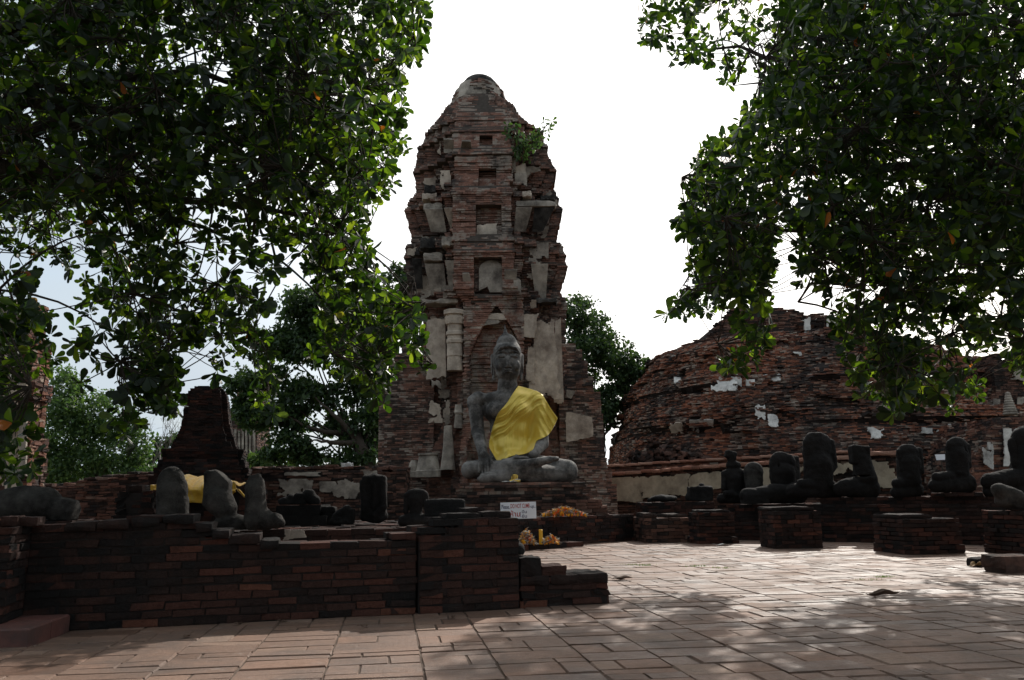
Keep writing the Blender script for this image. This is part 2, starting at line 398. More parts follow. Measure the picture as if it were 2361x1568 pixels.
def box(c, h, rd=.03, rot=0., tilt=0.):
    c = np.array(c,float); h = np.array(h,float); ca,sa,ct,st = math.cos(rot),math.sin(rot),math.cos(tilt),math.sin(tilt)
    Rm = np.array([[ct,0,st],[0,1,0],[-st,0,ct]])@np.array([[ca,-sa,0],[sa,ca,0],[0,0,1]])
    def f(X):
        q = np.abs((X-c)@Rm)-(h-rd); return np.linalg.norm(np.maximum(q,0),axis=-1)+np.minimum(q.max(-1),0)-rd
    m = np.linalg.norm(h); return f, c-m, c+m
def field(prims, lo, hi, h, amp=0., nsc=3., seed=0.):
    ax = [np.arange(lo[i],hi[i]+h,h) for i in range(3)]
    G = np.stack(np.meshgrid(*ax,indexing='ij'),-1).astype(np.float32)
    D = np.full(G.shape[:3], 1e3, np.float32)
    for op,(f,a,b),k in prims:
        s = tuple(slice(max(0,int((a[i]-k*2-.12-lo[i])/h)), max(0,int((b[i]+k*2+.12-lo[i])/h)+2)) for i in range(3))
        X = G[s]
        if X.size == 0: continue
        d = f(X.astype(np.float64)).astype(np.float32); o = D[s]
        if op == '+':
            if k > 0: t = np.clip(.5+.5*(o-d)/k,0,1); D[s] = o*(1-t)+d*t - k*t*(1-t)
            else: D[s] = np.minimum(o,d)
        else:
            if k > 0: t = np.clip(.5-.5*(o+d)/k,0,1); D[s] = o*(1-t)-d*t + k*t*(1-t)
            else: D[s] = np.maximum(o,-d)
    if amp: D += (amp*snoise(G.astype(np.float64), nsc, seed) + amp*.5*snoise(G.astype(np.float64), nsc*2.7, seed+2)).astype(np.float32)
    return ax, D
def nets(ax, D):
    """naive surface nets"""
    h = ax[0][1]-ax[0][0]; lo = np.array([a[0] for a in ax]); ins = D < 0
    ins[0]=ins[-1]=False; ins[:,0]=ins[:,-1]=False; ins[:,:,0]=ins[:,:,-1]=False
    D = np.where(ins, np.minimum(D,-1e-6), np.maximum(D,1e-6))
    sh = np.array(D.shape)-1; cs = np.zeros(sh,int)
    corners = [(i,j,k) for i in (0,1) for j in (0,1) for k in (0,1)]
    def cut(A,c): return A[c[0]:c[0]+sh[0], c[1]:c[1]+sh[1], c[2]:c[2]+sh[2]]
    for c in corners: cs += cut(ins,c)
    act = (cs > 0) & (cs < 8); I = np.argwhere(act); n = len(I)
    idx = np.full(sh,-1); idx[act] = np.arange(n)
    acc = np.zeros((n,3)); cnt = np.zeros(n)
    for a in corners:
        for d in range(3):
            if a[d]: continue
            b = list(a); b[d] = 1
            da = cut(D,a)[act]; db = cut(D,b)[act]; m = (da<0)!=(db<0)
            t = da/(da-db+1e-12); p = np.tile(np.array(a,float),(n,1)); p[:,d] += t
            acc[m] += p[m]; cnt[m] += 1
    V = lo + h*(I + acc/np.maximum(cnt,1)[:,None]); Q = []
    for d in range(3):
        e1,e2 = [(1,2),(2,0),(0,1)][d]
        A = [slice(1,-1)]*3; A[d] = slice(0,-1); Bs = list(A); Bs[d] = slice(1,None)
        x = ins[tuple(A)]; y = ins[tuple(Bs)]; P = np.argwhere(x != y); sgn = x[tuple(P.T)]
        P = P + np.array([0 if i==d else 1 for i in range(3)])
        def g(o1,o2):
            q = P.copy(); q[:,e1] -= o1; q[:,e2] -= o2; return idx[tuple(q.T)]
        q = np.stack([g(1,1),g(0,1),g(0,0),g(1,0)],-1); q[~sgn] = q[~sgn][:,::-1]; Q.append(q)
    Q = np.concatenate(Q); Q = Q[(Q>=0).all(1)]
    return V, Q
def sculpt(name, prims, origin, mat, parent=None, h=.03, amp=.006, nsc=3., seed=0., floor=None):
    lo = np.min([p[1][1] for p in prims if p[0]=='+'],axis=0)-.1; hi = np.max([p[1][2] for p in prims if p[0]=='+'],axis=0)+.1
    if floor is not None: lo[2] = floor-2*h
    ax, D = field(prims, lo, hi, h, amp, nsc, seed)
    if floor is not None: D[:,:,ax[2]<floor+.5*h] = 1.
    V,Q = nets(ax,D)
    return mesh_np(name, V+np.array(origin), Q, mat=mat, parent=parent, smooth=True, origin=origin)
def pl(px, py, a, b):                          # picture point on the upright plane through ground line a -> b
    r = ray(px,py); a = np.array(a[:2],float); d = np.array(b[:2],float)-a; n = np.array((-d[1],d[0]))
    t = (n@a)/(n@r[:2]); return np.array((r[0]*t, r[1]*t, EYE+r[2]*t))
def along(p, a, b):
    d = np.array(b[:2],float)-np.array(a[:2],float); return (np.array(p[:2])-np.array(a[:2]))@d/(d@d)
# ------------------------------------------------------------------ ground and paving
V = []
g = np.linspace(-1,1,61); gx = np.sign(g)*np.abs(g)**2.2*700
GX,GY = np.meshgrid(gx, gx+25, indexing='ij'); P = np.c_[GX.ravel(),GY.ravel(),np.full(GX.size,-.06)]
far = np.hypot(P[:,0],P[:,1]-20) > 45; P[far,2] += .3*snoise(P[far],.02)
I = np.arange(61*61).reshape(61,61); Q = np.stack([I[:-1,:-1],I[1:,:-1],I[1:,1:],I[:-1,1:]],-1).reshape(-1,4)
tag(mesh_np('ground', P, Q, mat=m_earth, smooth=True, origin=(0,0,-.06)), kind='structure')

t = NT('paving_brick'); r = t.attr()
c = t.ramp(r, [(0,(.15,.088,.062)),(.3,(.185,.113,.081)),(.6,(.21,.131,.095)),(.85,(.235,.138,.096)),(1,(.25,.17,.127))])
c = t.mix(.8, c, t.ramp(t.noise(17,9,.75,stretch=(1,2.2,1)), [(.25,.55),(.5,1.),(.78,1.35)]), 'MULTIPLY')
c = t.mix(t.ramp(t.noise(1.1,9,.74), [(.46,0.),(.64,.6)]), c, (.075,.062,.055))
c = t.mix(t.ramp(t.noise(3.7,9,.78), [(.58,0.),(.70,.5)]), c, (.34,.30,.27))
ro = t.ramp(t.math('ADD', t.noise(2.6,8,.74), t.math('MULTIPLY', t.math('SUBTRACT', r, .5), .35)), [(.25,.38),(.5,.62),(.75,.85)])
hb = t.math('ADD', t.noise(22,7,.72), t.math('MULTIPLY', t.noise(90,4), .5))
t.bsdf(c, ro, t.bump(hb, .75, .012), .26); m_pave = t.m
m_joint = plain_mat('paving_joint', (.11,.078,.06), .95, .5, 8)

th = math.radians(8.8); ea = np.array((-math.sin(th), math.cos(th))); ec = np.array((math.cos(th), math.sin(th)))
R = random.Random(11); V=[];Q=[];rn=[]
x = -11.
while x < 15:
    wd = .50*R.uniform(.86,1.14); y = 1.2 + R.random()*.2
    while y < 19.5:
        d = R.choice((.12,.15,.16,.24,.26,.3)); cuts = [0,wd]
        if R.random() < .5: cuts = [0, wd*R.choice((.5,.35,.65,.5)), wd]
        for a,b in zip(cuts,cuts[1:]):
            gp = R.uniform(.0015,.006); z = R.gauss(0,.0024); tx,ty = R.gauss(0,.007),R.gauss(0,.009); o = len(V); bv = .006
            x0,x1,y0,y1 = x+a+gp, x+b-gp, y+gp, y+d-gp
            for (qx,qy,dz) in ((x0,y0,-.014),(x1,y0,-.014),(x1,y1,-.014),(x0,y1,-.014),(x0+bv,y0+bv,0),(x1-bv,y0+bv,0),(x1-bv,y1-bv,0),(x0+bv,y1-bv,0)):
                zz = z+dz+(qx-(x0+x1)/2)*tx+(qy-(y0+y1)/2)*ty; p = ec*(qx+R.gauss(0,.003))+ea*(qy+R.gauss(0,.003)); V.append((p[0],p[1],zz)); 
            rr = min(1,max(0,R.gauss(.5,.24))); rn += [rr]*8
            Q += [[o+4,o+5,o+6,o+7],[o,o+1,o+5,o+4],[o+1,o+2,o+6,o+5],[o+2,o+3,o+7,o+6],[o+3,o,o+4,o+7]]
        y += d
    x += wd
o = len(V)
for qx,qy in ((-12,1),(16,1),(16,20),(-12,20)): p = ec*qx+ea*qy; V.append((p[0],p[1],-.0095)); rn.append(.5)
Q.append([o,o+1,o+2,o+3]); mi = [0]*(len(Q)-1)+[1]
tag(mesh_np('paving', V, Q, mat=[m_pave,m_joint], mi=mi, rnd=rn, origin=(0,8,0)), kind='structure')

# ------------------------------------------------------------------ foreground wall, post, pillar and broken steps
wa, wb = gnd(46,1461), gnd(958,1416); wu = (wb-wa)[:2]; wl = np.hypot(*wu); wu /= wl; wn = np.array((wu[1],-wu[0])); wang = math.atan2(wu[1],wu[0])
steps = [(40,1207),(150,1205),(300,1197),(440,1187),(441,1206),(486,1205),(487,1222),(524,1221),(525,1233),(598,1231),(599,1246),(640,1250),(800,1243),(960,1233)]
sx = [along(pl(px,py,wa,wb),wa,wb) for px,py in steps]; sz = [pl(px,py,wa,wb)[2] for px,py in steps]
B = Bricks(21); TH = .45; ch = .062
poly = quad4(wa, wb, TH); topf = lambda x,y: np.interp(np.clip(along((x,y),wa,wb),0,1), sx, sz)
B.ring(poly, 0, 1.0, ch, .25, .21, .005, topf, jv=.0035)
cores = []
xs = np.linspace(0,1,34)
for u0,u1 in zip(xs,xs[1:]):
    h = min(np.interp(u0+1e-3,sx,sz), np.interp(u1-1e-3,sx,sz)); h = math.floor(h/ch)*ch - .012
    p0 = wa[:2]+wu*wl*u0 - wn*.016; p1 = wa[:2]+wu*wl*u1 - wn*.016; cores.append((quad4(p0,p1,TH-.032),0,h))
# worn capping slabs along the stepped top
R = random.Random(5); extra = []
for (p0,p1,yy) in ((150,225,1205),(226,300,1200),(301,372,1195),(373,450,1189),(452,492,1208),(490,532,1223),(530,602,1234),(600,645,1247)):
    A = pl(p0,yy,wa,wb); A2 = pl(p1,yy,wa,wb); c = (A+A2)/2; c[:2] -= wn*(TH/2-.01); hl = np.hypot(*(A2-A)[:2])/2-.006
    v,q = rough_block((c[0],c[1],c[2]-.03), wang, (hl,TH/2+.012+R.uniform(0,.02),.035), R.random()*9, .008); extra.append((v,q,None,0,R.uniform(.1,.5)))
v,q,mi_,r_ = B.arrays(); ps = [(v,q,None,mi_,r_)] + extra
for (pp,z0,z1) in cores: v,q,tt = prism(pp,z0,z1); ps.append((v,q,tt,1,.5))
V_,Q_,T_,m_,r_ = join(ps)
tag(mesh_np('brick_wall', V_,Q_,T_,[m_dark,m_mortar_dk],None,m_,r_), 'low blackened brick wall with a stepped broken top along the left foreground', 'wall')

# left post
B = Bricks(22); pc = wa[:2]+wn*.42; pp = [pc-wu*1.3, pc, wa[:2]-wn*.05, wa[:2]-wu*1.3-wn*.05]
zt = pl(45,1203,wa,wb)[2]; cores = solid_courses(B, pp, 0, round(zt/.062)*.062, .062, .25)
ex = []
for (dx,dy,hl,hz,zz) in ((-.14,.1,.1,.034,.03),(.05,-.06,.055,.036,.036),(.155,-.1,.075,.034,.03),(-.42,.12,.14,.034,.036),(-.3,.1,.1,.03,.1),(-.62,.1,.12,.03,.1)):
    c = pc+wu*(dx-.14)-wn*(.24-dy); v,q = rough_block((c[0],c[1],round(zt/.062)*.062+zz), wang+.05, (hl,.12,hz), dx*7, .006); ex.append((v,q,None,0,.75))
v,q,mi_,r_ = B.arrays(); ps = [(v,q,None,mi_,r_)]+ex
for (p_,z0,z1) in cores: v,q,tt = prism(p_,z0,z1); ps.append((v,q,tt,1,.5))
V_,Q_,T_,m_,r_ = join(ps)
tag(mesh_np('brick_post', V_,Q_,T_,[m_dark,m_mortar_dk],None,m_,r_), 'square brick post with loose bricks on top at the far left end of the wall', 'post')

# tiled step
t = NT('red_tile'); c = t.mix(.7,(.15,.062,.05), t.ramp(t.noise(7,8,.7),[(.25,.5),(.75,1.4)]),'MULTIPLY')
c = t.mix(t.ramp(t.noise(2,8,.7),[(.48,0.),(.66,.7)]),c,(.05,.04,.038)); t.bsdf(c,.7,t.bump(t.noise(30,6),.4,.01),.3); m_tile = t.m
s1, s2, s0 = gnd(63,1494.6), gnd(159,1456), gnd(-60,1499); hst = pl(63,1449,s0,s1)[2]
e = (s1-s0)[:2]; e /= np.hypot(*e); f = (s2-s1)[:2]; lf = np.hypot(*f); f /= lf; V=[];Q=[]
for i,(x0,x1) in enumerate(((-1.2,-.62),(-.61,-.002))):
    for j,(y0,y1) in enumerate(((0,lf*.52),(lf*.53,lf))):
        o = len(V); bv=.012
        for z,b in ((-.01,0),(hst-bv,0),(hst,bv)):
            for X,Y,sxx,syy in ((x0,y0,1,1),(x1,y0,-1,1),(x1,y1,-1,-1),(x0,y1,1,-1)):
                p = s1[:2]+e*(X+sxx*b)+f*(Y+syy*b); V.append((p[0],p[1],z))
        for k in (0,4):
            for a in range(4): Q.append([o+k+a,o+k+(a+1)%4,o+k+4+(a+1)%4,o+k+4+a])
        Q.append([o+8,o+9,o+10,o+11])
tag(mesh_np('tiled_step', V, Q, mat=m_tile), 'low step of reddish tiles at the bottom left corner', 'step')

# pillar
pa, pb = gnd(966,1417), gnd(1198,1403); B = Bricks(23); pu = (pb-pa)[:2]; pln = np.hypot(*pu); pu /= pln; pn = np.array((pu[1],-pu[0])); pang = math.atan2(pu[1],pu[0])
px_ = [(963,1225),(1024,1224),(1025,1206),(1052,1205),(1053,1197),(1198,1197)]
ax_ = [along(pl(x,y,pa,pb),pa,pb) for x,y in px_]; az_ = [pl(x,y,pa,pb)[2] for x,y in px_]
ptop = lambda x,y: np.interp(np.clip(along((x,y),pa,pb),0,1), ax_, az_)+.012
poly = quad4(pa,pb,.62); B.ring(poly,0,1.,.066,.25,.2,.006,ptop,jv=.004); ps=[]
for u0,u1 in ((0,.25),(.25,.38),(.38,1)):
    h = math.floor((np.interp(u0+.02,ax_,az_)+.012)/.066)*.066
    p0 = pa[:2]+pu*pln*u0-pn*.014; p1 = pa[:2]+pu*pln*u1-pn*.014; ps.append((quad4(p0,p1,.59),0,h-.01))
    n = 3
    for i in range(n):
        for j in range(2):
            uu = u0+(u1-u0)*(i+.5)/n; c = pa[:2]+pu*pln*uu-pn*(.16+.3*j); B.add((c[0],c[1],h-.03),tuple(pu),((u1-u0)*pln/n/2-.006,.142,.03),None,0,.006)
ex=[]
for (x0,x1,y0,y1,dd) in ((1020,1100,1185,1199,.22),(1101,1168,1181,1196,.22),(985,1060,1194,1207,.34),(1050,1110,1173,1184,.4)):
    a_ = pa[:2]-pn*dd; b_ = pb[:2]-pn*dd; P0 = pl(x0,y1,a_,b_); P1 = pl(x1,y0,a_,b_); c=(P0+P1)/2
    v,q = rough_block(c,pang,((P1-P0)[0]/2/pu[0],.15,(P1[2]-P0[2])/2+.012),x0,.008); ex.append((v,q,None,0,.22))
v,q,mi_,r_ = B.arrays(); pp_=[(v,q,None,mi_,r_)]+ex
for (p_,z0,z1) in ps: v,q,tt = prism(p_,z0,z1); pp_.append((v,q,tt,1,.5))
V_,Q_,T_,m_,r_ = join(pp_)
tag(mesh_np('brick_pillar', V_,Q_,T_,[m_dark,m_mortar_dk],None,m_,r_), 'square stub of brick pillar ending the low foreground wall', 'pillar')

# broken steps right of the pillar
qa, qb = gnd(1200,1402), gnd(1403,1392); B = Bricks(24); qu=(qb-qa)[:2]; ql=np.hypot(*qu); qu/=ql; qn=np.array((qu[1],-qu[0])); ps=[]; ex=[]
for i,(x0,x1,ytop,ybot,rr) in enumerate(((1200,1403,1326,None,.3),(1200,1250,1288,1326,.12),(1250,1306,1307,1326,.8))):
    P0 = pl(x0,ytop,qa,qb); P1 = pl(x1,ytop,qa,qb); z1=(P0[2]+P1[2])/2; z0 = 0 if ybot is None else pl(x0,ybot,qa,qb)[2]-.004
    if i == 0:
        cs = solid_courses(B, quad4(P0,P1,.5), 0, round(z1/.065)*.065, .065, .26, jit=.008, jv=.009); ps += cs; zb = round(z1/.065)*.065
        for k in range(3):
            c = qa[:2]+qu*ql*(.17+.33*k)-qn*.25; v,q = rough_block((c[0],c[1],zb-.028),math.atan2(qu[1],qu[0]),(ql*.165,.265,.04),k+3.,.012); ex.append((v,q,None,0,.25))
    else:
        c = (P0+P1)/2; z0 = zb+.01; v,q = rough_block((c[0]-qn[0]*.17,c[1]-qn[1]*.17,(z0+z1)/2),math.atan2(qu[1],qu[0]),(np.hypot(*(P1-P0)[:2])/2,.17,(z1-z0)/2+.008),i*3.,.012); ex.append((v,q,None,0,rr))
v,q,mi_,r_ = B.arrays(); pp_=[(v,q,None,mi_,r_)]+ex
for (p_,z0,z1) in ps: v,q,tt = prism(p_,z0,z1); pp_.append((v,q,tt,1,.5))
V_,Q_,T_,m_,r_ = join(pp_)
tag(mesh_np('broken_steps', V_,Q_,T_,[m_dark,m_mortar_dk],None,m_,r_), 'crumbling brick steps descending to the right beside the pillar stub', 'steps')
P0 = pl(1210,1286,qa,qb); P0[:2] -= qn*.2
sculpt('round_stone', [('+',ell((0,0,.055),(.058,.085,.066)),.0),('+',box((-.02,0,.05),(.05,.07,.055),.03),.03)], (P0[0],P0[1],P0[2]+.004), m_stone, h=.012, amp=.004, nsc=9, floor=0.)
tag(bpy.data.objects['round_stone'], 'rounded dark stone resting on top of the crumbling steps', 'stone')

# ------------------------------------------------------------------ brick plinths on the right of the floor
def brick_block(name, label, cat, p0, p1, dep, ztop, mats, ch=.07, L=.25, group=None, seed=1, jit=.008, jv=.005, foot=.0, extra=(), taper=0., parent=None, z0=0.):
    B = Bricks(seed); n = max(1,int(round((ztop-z0)/ch))); ch = (ztop-z0)/n
    offs = (lambda z: (foot if z-z0 < ch*1.5 else 0.)-taper*(z-z0)) if (foot or taper) else None
    cs = solid_courses(B, quad4(p0,p1,dep), z0, ztop, ch, L, jit=jit, jv=jv, offs=offs, mort=.022)
    v,q,mi_,r_ = B.arrays(); pp=[(v,q,None,mi_,r_)]
    for e in extra: pp.append((e[0],e[1],None,0,e[2]))
    for (p_,a,b) in cs: v,q,tt = prism(p_,a,b); pp.append((v,q,tt,1,.5))
    V_,Q_,T_,m_,r_ = join(pp); o = mesh_np(name, V_,Q_,T_,mats,parent,m_,r_)
    if parent is None: tag(o,label,cat,group)
    return o
GP = 'brick plinths standing on the paved floor'
MD = [m_dark,m_mortar_dk]; MM = [m_mid,m_mortar_dk]
def plinth(x0,yb0,x1,yb1,ytop,dep,label,seed,foot=.02,slabs=(),mats=MD):
    a = gnd(x0,yb0); a = gnd(x0+.9*dep*(ray(x0,yb0)[0]/ray(x0,yb0)[1]+.12)*F/a[1],yb0); r1 = ray(x1,yb0); tq = math.tan(math.radians(7)); k = (a[1]-a[0]*tq)/(r1[1]-r1[0]*tq); b = np.array((r1[0]*k, r1[1]*k, 0.)); yb1 = yb0-4
    z = (pl(x0,ytop,a,b)[2]+pl(x1,ytop-(yb0-yb1),a,b)[2])/2
    ex=[]; u=(b-a)[:2]; l=np.hypot(*u); u/=l; n=np.array((u[1],-u[0])); ang=math.atan2(u[1],u[0]); R=random.Random(seed)
    for (f0,f1,h,back) in slabs:
        c = a[:2]+u*l*(f0+f1)/2-n*(dep/2+back); v,q = rough_block((c[0],c[1],z+h/2-.006),ang+R.uniform(-.05,.05),(l*(f1-f0)/2,dep*.46,h/2),R.random()*9,.012); ex.append((v,q,R.uniform(.1,.4)))
    return brick_block('brick_plinth', label, 'plinth', a, b, dep, z, mats, group=GP, seed=seed, foot=foot, extra=ex), a, b, z
plinth(1465,1252,1592,1248,1196,.9,'long low brick plinth, the farthest left of those on the open floor',31,.0,((.04,.3,.1,.0),(.55,1.,.075,.1)),MM)
plinth(1593,1255,1697,1248,1184,.62,'small brick plinth with a spread footing, touching the long low one',32,.035,((.1,.98,.055,.06),))
plinth(1758,1266,1899,1262,1180,.66,'squat brick plinth with a flat bright slab across its top',33,.0,((.0,.93,.075,.05),))
plinth(2028,1279,2223,1271,1198,.85,'large brick plinth in front of the row of headless statues',34,.025,((.02,.6,.07,.05),))
p5,a5,b5,z5 = plinth(2287,1283,2420,1277,1181,.9,'tall brick plinth at the right edge carrying a grey stone',35,.02,())
# bricks lying by the right edge
a,b = gnd(2321,1325), gnd(2400,1322); v,q = rough_block(((a+b)/2+(0,.25,.13)),.05,(.24,.2,.075),4.,.012); v2,q2 = rough_block(((a+b)/2+(.015,.25,.045)),.08,(.23,.2,.055),5.,.012)
V_,Q_,T_,m_,r_ = join([(v,q,None,0,.45),(v2,q2,None,0,.3)]); tag(mesh_np('brick_block',V_,Q_,None,[m_mid],None,m_,r_),'rounded pair of stacked bricks at the right edge of the floor','brick')
a = gnd(2289,1306); v,q = rough_block(a+(0,.1,.05),.1,(.235,.11,.055),6.,.015); tag(mesh_np('fallen_brick',v,q,mat=m_dark,rnd=np.full(len(v),.2)),'dark loose brick lying on the floor beside a curled leaf','brick')
# ------------------------------------------------------------------ right terrace with its headless statues
ta, tb = gnd(1650,1244), gnd(2262,1256); tu=(tb-ta)[:2]; tl=np.hypot(*tu); tu/=tl; tn=np.array((tu[1],-tu[0])); tang=math.atan2(tu[1],tu[0])
troot = thing('brick_terrace','long stepped brick terrace under the row of headless statues','terrace',(*((ta+tb)[:2]/2),0))
def tz(px,py,back=0.): return pl(px,py,ta[:2]-tn*back,tb[:2]-tn*back)
zs = tz(1900,1205)[2]
brick_block('lower_tier',None,None,ta,tb+np.array((tu[0],tu[1],0))*1.2,2.6,zs,MD,seed=41,parent=troot,foot=.05)
a1 = ta[:2]+tu*.25-tn*.22; b1 = tb[:2]+tu*1.0-tn*.22; zt_ = tz(1780,1163,.3)[2]
brick_block('middle_tier',None,None,a1,b1,2.2,zt_,MD,seed=42,parent=troot,z0=zs)
a2 = tz(1890,1150,.42)[:2]; zu = tz(2050,1146,.42)[2]
brick_block('upper_tier',None,None,a2,b1-tn*.2,1.9,zu,MD,seed=43,parent=troot,z0=zt_)
a3 = tz(2146,1150,.3)[:2]; b3 = tz(2268,1150,.3)[:2]; zk = tz(2200,1136,.3)[2]
brick_block('raised_block',None,None,a3,b3,1.2,zk,MD,seed=44,parent=troot,z0=zu)

# each statue: primitives in picture px round (base x, base y), scaled at its distance
def statue(name,label,bx,by,Y,prims,mat=m_stone,group=None,h=None,amp=None,cat='statue',zfix=None,rotz=0.,seed=None):
    o = at(bx,by,Y); s = Y/F/(ray(bx,by)[1])
    if zfix is not None: o[2] = zfix
    pr=[]
    ln = (bx-CX)/F*sp                            # upright in the picture as measured
    for p in prims:
        op = '+'
        if p[0] == '-': op='-'; p = p[1:]
        kd,k = p[0],p[-1]*.5; A=[]
        for v_ in p[1:-1]: A.append(tuple(x*s for x in v_) if isinstance(v_,tuple) else v_)
        A[0] = (A[0][0]+A[0][2]*ln,)+A[0][1:]
        if kd == 's': A[1] = (A[1][0]+A[1][2]*ln,)+A[1][1:]
        if kd == 's': pr.append((op,seg(A[0],A[1],A[2]*s,A[3]*s),k*s))
        if kd == 'e': pr.append((op,ell(A[0],A[1],*(A[2:])),k*s))
        if kd == 'b': pr.append((op,box(A[0],A[1],A[2]*s,*(A[3:])),k*s))
    ob = sculpt(name,pr,o,mat,h=h or 1.7*s,amp=amp if amp is not None else 1.0*s,nsc=.05/s,seed=seed if seed is not None else bx*.37,floor=0.)
    return tag(ob,label,cat,group)
def torso(w,h,z0,lean=0.,dep=.55,neck=True,cut=None,arms=True,xo=0.):
    """headless torso: waist at z0, shoulders near z0+h"""
    zt = z0+h; d=w*dep; r=[('s',(xo,0,z0),(xo+lean*.5,0,z0+h*.5),d*.62,d*.72,4),('e',(xo+lean*.8,0,z0+h*.66),(w*.44,d*.62,h*.36),6),
       ('e',(xo+lean,0,z0+h*.84),(w*.5,d*.52,h*.17),6)]
    if arms:
        for s in (-1,1): r += [('s',(xo+lean+s*w*.40,0,z0+h*.82),(xo+lean*.4+s*w*.42,-d*.05,z0+h*.3),w*.12,w*.095,4)]
    if neck: r += [('s',(xo+lean,0,zt-3),(xo+lean,0,zt+1),w*.16,w*.14,4)]
    if cut: r += [('-','b',(xo+lean+cut[0],0,zt+cut[1]),(w,w,h*.25),1,0.,cut[2],2)]
    return r
def legs(w,hh,xl,xr,dy=-8):
    """crossed legs: folded shins as two long rounded masses"""
    return [('s',(xl,dy,hh*.42),(xr,dy*.6,hh*.42),hh*.40,hh*.42,6),('s',(xl+w*.12,dy-10,hh*.8),(xr-w*.1,dy-2,hh*.62),hh*.26,hh*.34,7),('e',((xl+xr)/2,6,hh*.36),((xr-xl)*.5,26,hh*.42),8)]
GS = 'headless stone statues on the right terrace'
def sY(px,back): return tz(px,1150,back)[1]
# ordered left to right in the row
statue('seated_statue','small black seated figure with a chipped head, leftmost figure on the right terrace',1688,1146,sY(1688,.8),
  legs(55,30,-26,14)+[('s',(4,0,24),(4,0,58),17,20,6),('e',(4,0,66),(26,15,20),6),('s',(-18,0,70),(-20,-2,36),8,7,4),('s',(24,0,70),(25,-2,34),8,7,4),('e',(2,0,88),(18,11,11),6),('s',(0,0,90),(-4,0,112),8,9,3),('b',(-4,0,112),(13,9,9),4,0.,.3,3)],group=GS,zfix=zt_)
statue('statue_stump','small round-topped stump of a statue between two larger ones',1738,1150,sY(1738,.9),
  [('b',(0,0,40),(21,15,42),10,4),('e',(0,0,74),(22,16,22),6),('-','e',(24,-4,44),(7,10,12),3)],mat=m_stone_gr,group=GS,zfix=zt_,h=.022)
statue('stone_fragment','low broken legs of a lost statue lying in front of the stump',1780,1158,sY(1780,.35),
  [('s',(-58,0,20),(10,0,24),17,20,6),('s',(5,0,26),(58,0,22),21,22,6),('b',(-40,0,10),(30,18,16),6,4),('e',(52,4,36),(20,14,14),6)],group=None,zfix=zt_)
statue('headless_statue','headless torso leaning against a pale upright slab',1808,1146,sY(1808,.75),
  [('s',(-30,-6,12),(26,-4,14),12,14,4),('s',(0,0,20),(-4,0,70),25,29,5),('e',(-4,0,92),(31,17,28),6),('-','b',(14,0,124),(30,30,11),1,0.,.35,3),('s',(-30,-3,92),(-28,-7,50),7,6,2),('-','s',(-18,-17,90),(-17,-17,50),2.2,2,1.5),('e',(22,-14,16),(20,12,16),5)],group=GS,zfix=zt_)
statue('upright_slab','pale narrow stone slab standing behind a headless torso',1830,1140,sY(1828,1.25),
  [('b',(0,0,52),(13,9,56),3,0)],mat=m_stone_gr,cat='slab',zfix=zt_,h=.02)
statue('headless_statue','biggest headless torso in the row, broad-shouldered with its arms intact',1888,1152,sY(1888,.55),
  legs(125,42,-62,38,-10)+[('s',(0,0,32),(0,0,76),31,34,8),('e',(0,0,104),(37,21,42),10),('e',(-2,0,126),(33,18,26),8),('e',(-6,0,144),(20,14,11),6),('-','b',(-10,0,166),(40,40,14),1,0.,.12,2),
   ('s',(-29,-4,128),(-28,-8,76),8,7,4),('s',(29,-2,128),(33,-8,72),9,8,4),('s',(33,-8,72),(6,-26,44),8,7,4),('e',(-4,-22,44),(18,10,6),4)],group=GS,zfix=zu-.02)
statue('headless_statue','slim headless torso with a square flat top, knees stretched to the left',1990,1149,sY(1990,.6),
  [('s',(-52,0,22),(4,0,22),16,24,6),('s',(-50,-4,30),(-10,0,34),12,16,5),('e',(8,0,24),(30,22,28),6),('s',(4,0,46),(-2,0,88),27,20,5),('b',(-8,0,98),(21,15,22),5,0.,.06,4),('-','b',(0,0,50),(60,40,.8),.3,0.,0.,1)],group=GS,zfix=zu-.02)
statue('headless_statue','round-shouldered headless torso on tightly folded legs, left of the white notice',2092,1142,sY(2092,.55),
  [('s',(-30,-6,12),(18,-4,18),13,17,3),('s',(-28,-8,32),(14,-4,36),12,15,3),('e',(6,4,22),(28,20,24),5),('s',(3,0,40),(3,0,80),25,26,5),('e',(2,0,98),(28,17,26),6),('s',(26,-4,108),(27,-9,60),8,7,2),('s',(27,-9,60),(-6,-20,48),7.5,6,3),('s',(-21,-4,106),(-18,-10,64),7,6,2),('-','s',(16,-17,100),(17,-17,62),2.2,2,1.5),('-','b',(2,0,132),(40,30,9),1,0.,-.12,2)],group=GS,zfix=zu-.02)
statue('headless_statue','headless torso with a bulging rounded top, on wide legs right of the white notice',2198,1138,sY(2198,.5),
  [('s',(-46,-6,17),(24,-4,22),15,24,4),('s',(-42,-9,36),(20,-5,36),12,15,3),('e',(0,4,24),(52,22,25),5),('s',(11,0,46),(11,0,86),24,25,5),('e',(10,0,104),(25,17,26),6),('s',(31,-3,106),(31,-8,62),8,7,2),('s',(31,-8,62),(4,-20,46),7,6,3),('-','s',(20,-17,104),(21,-17,64),2.2,2,1.5)],group=GS,zfix=zk-.01)
statue('headless_statue','tall headless torso cut off by the right edge of the picture',2340,1140,sY(2340,.7),
  [('s',(-62,-6,36),(10,-6,44),19,24,6),('s',(-56,2,14),(40,0,18),16,22,6),('e',(20,4,24),(70,26,26),6),('s',(20,0,48),(30,0,96),28,34,6),('e',(32,0,128),(40,24,36),6),('s',(-6,0,126),(-2,-6,72),10,9,4),('s',(66,0,126),(60,-6,66),12,10,4)],group=GS,zfix=zu-.02)
o = at(2345,1182,a5[1]+.4); o[2] = z5
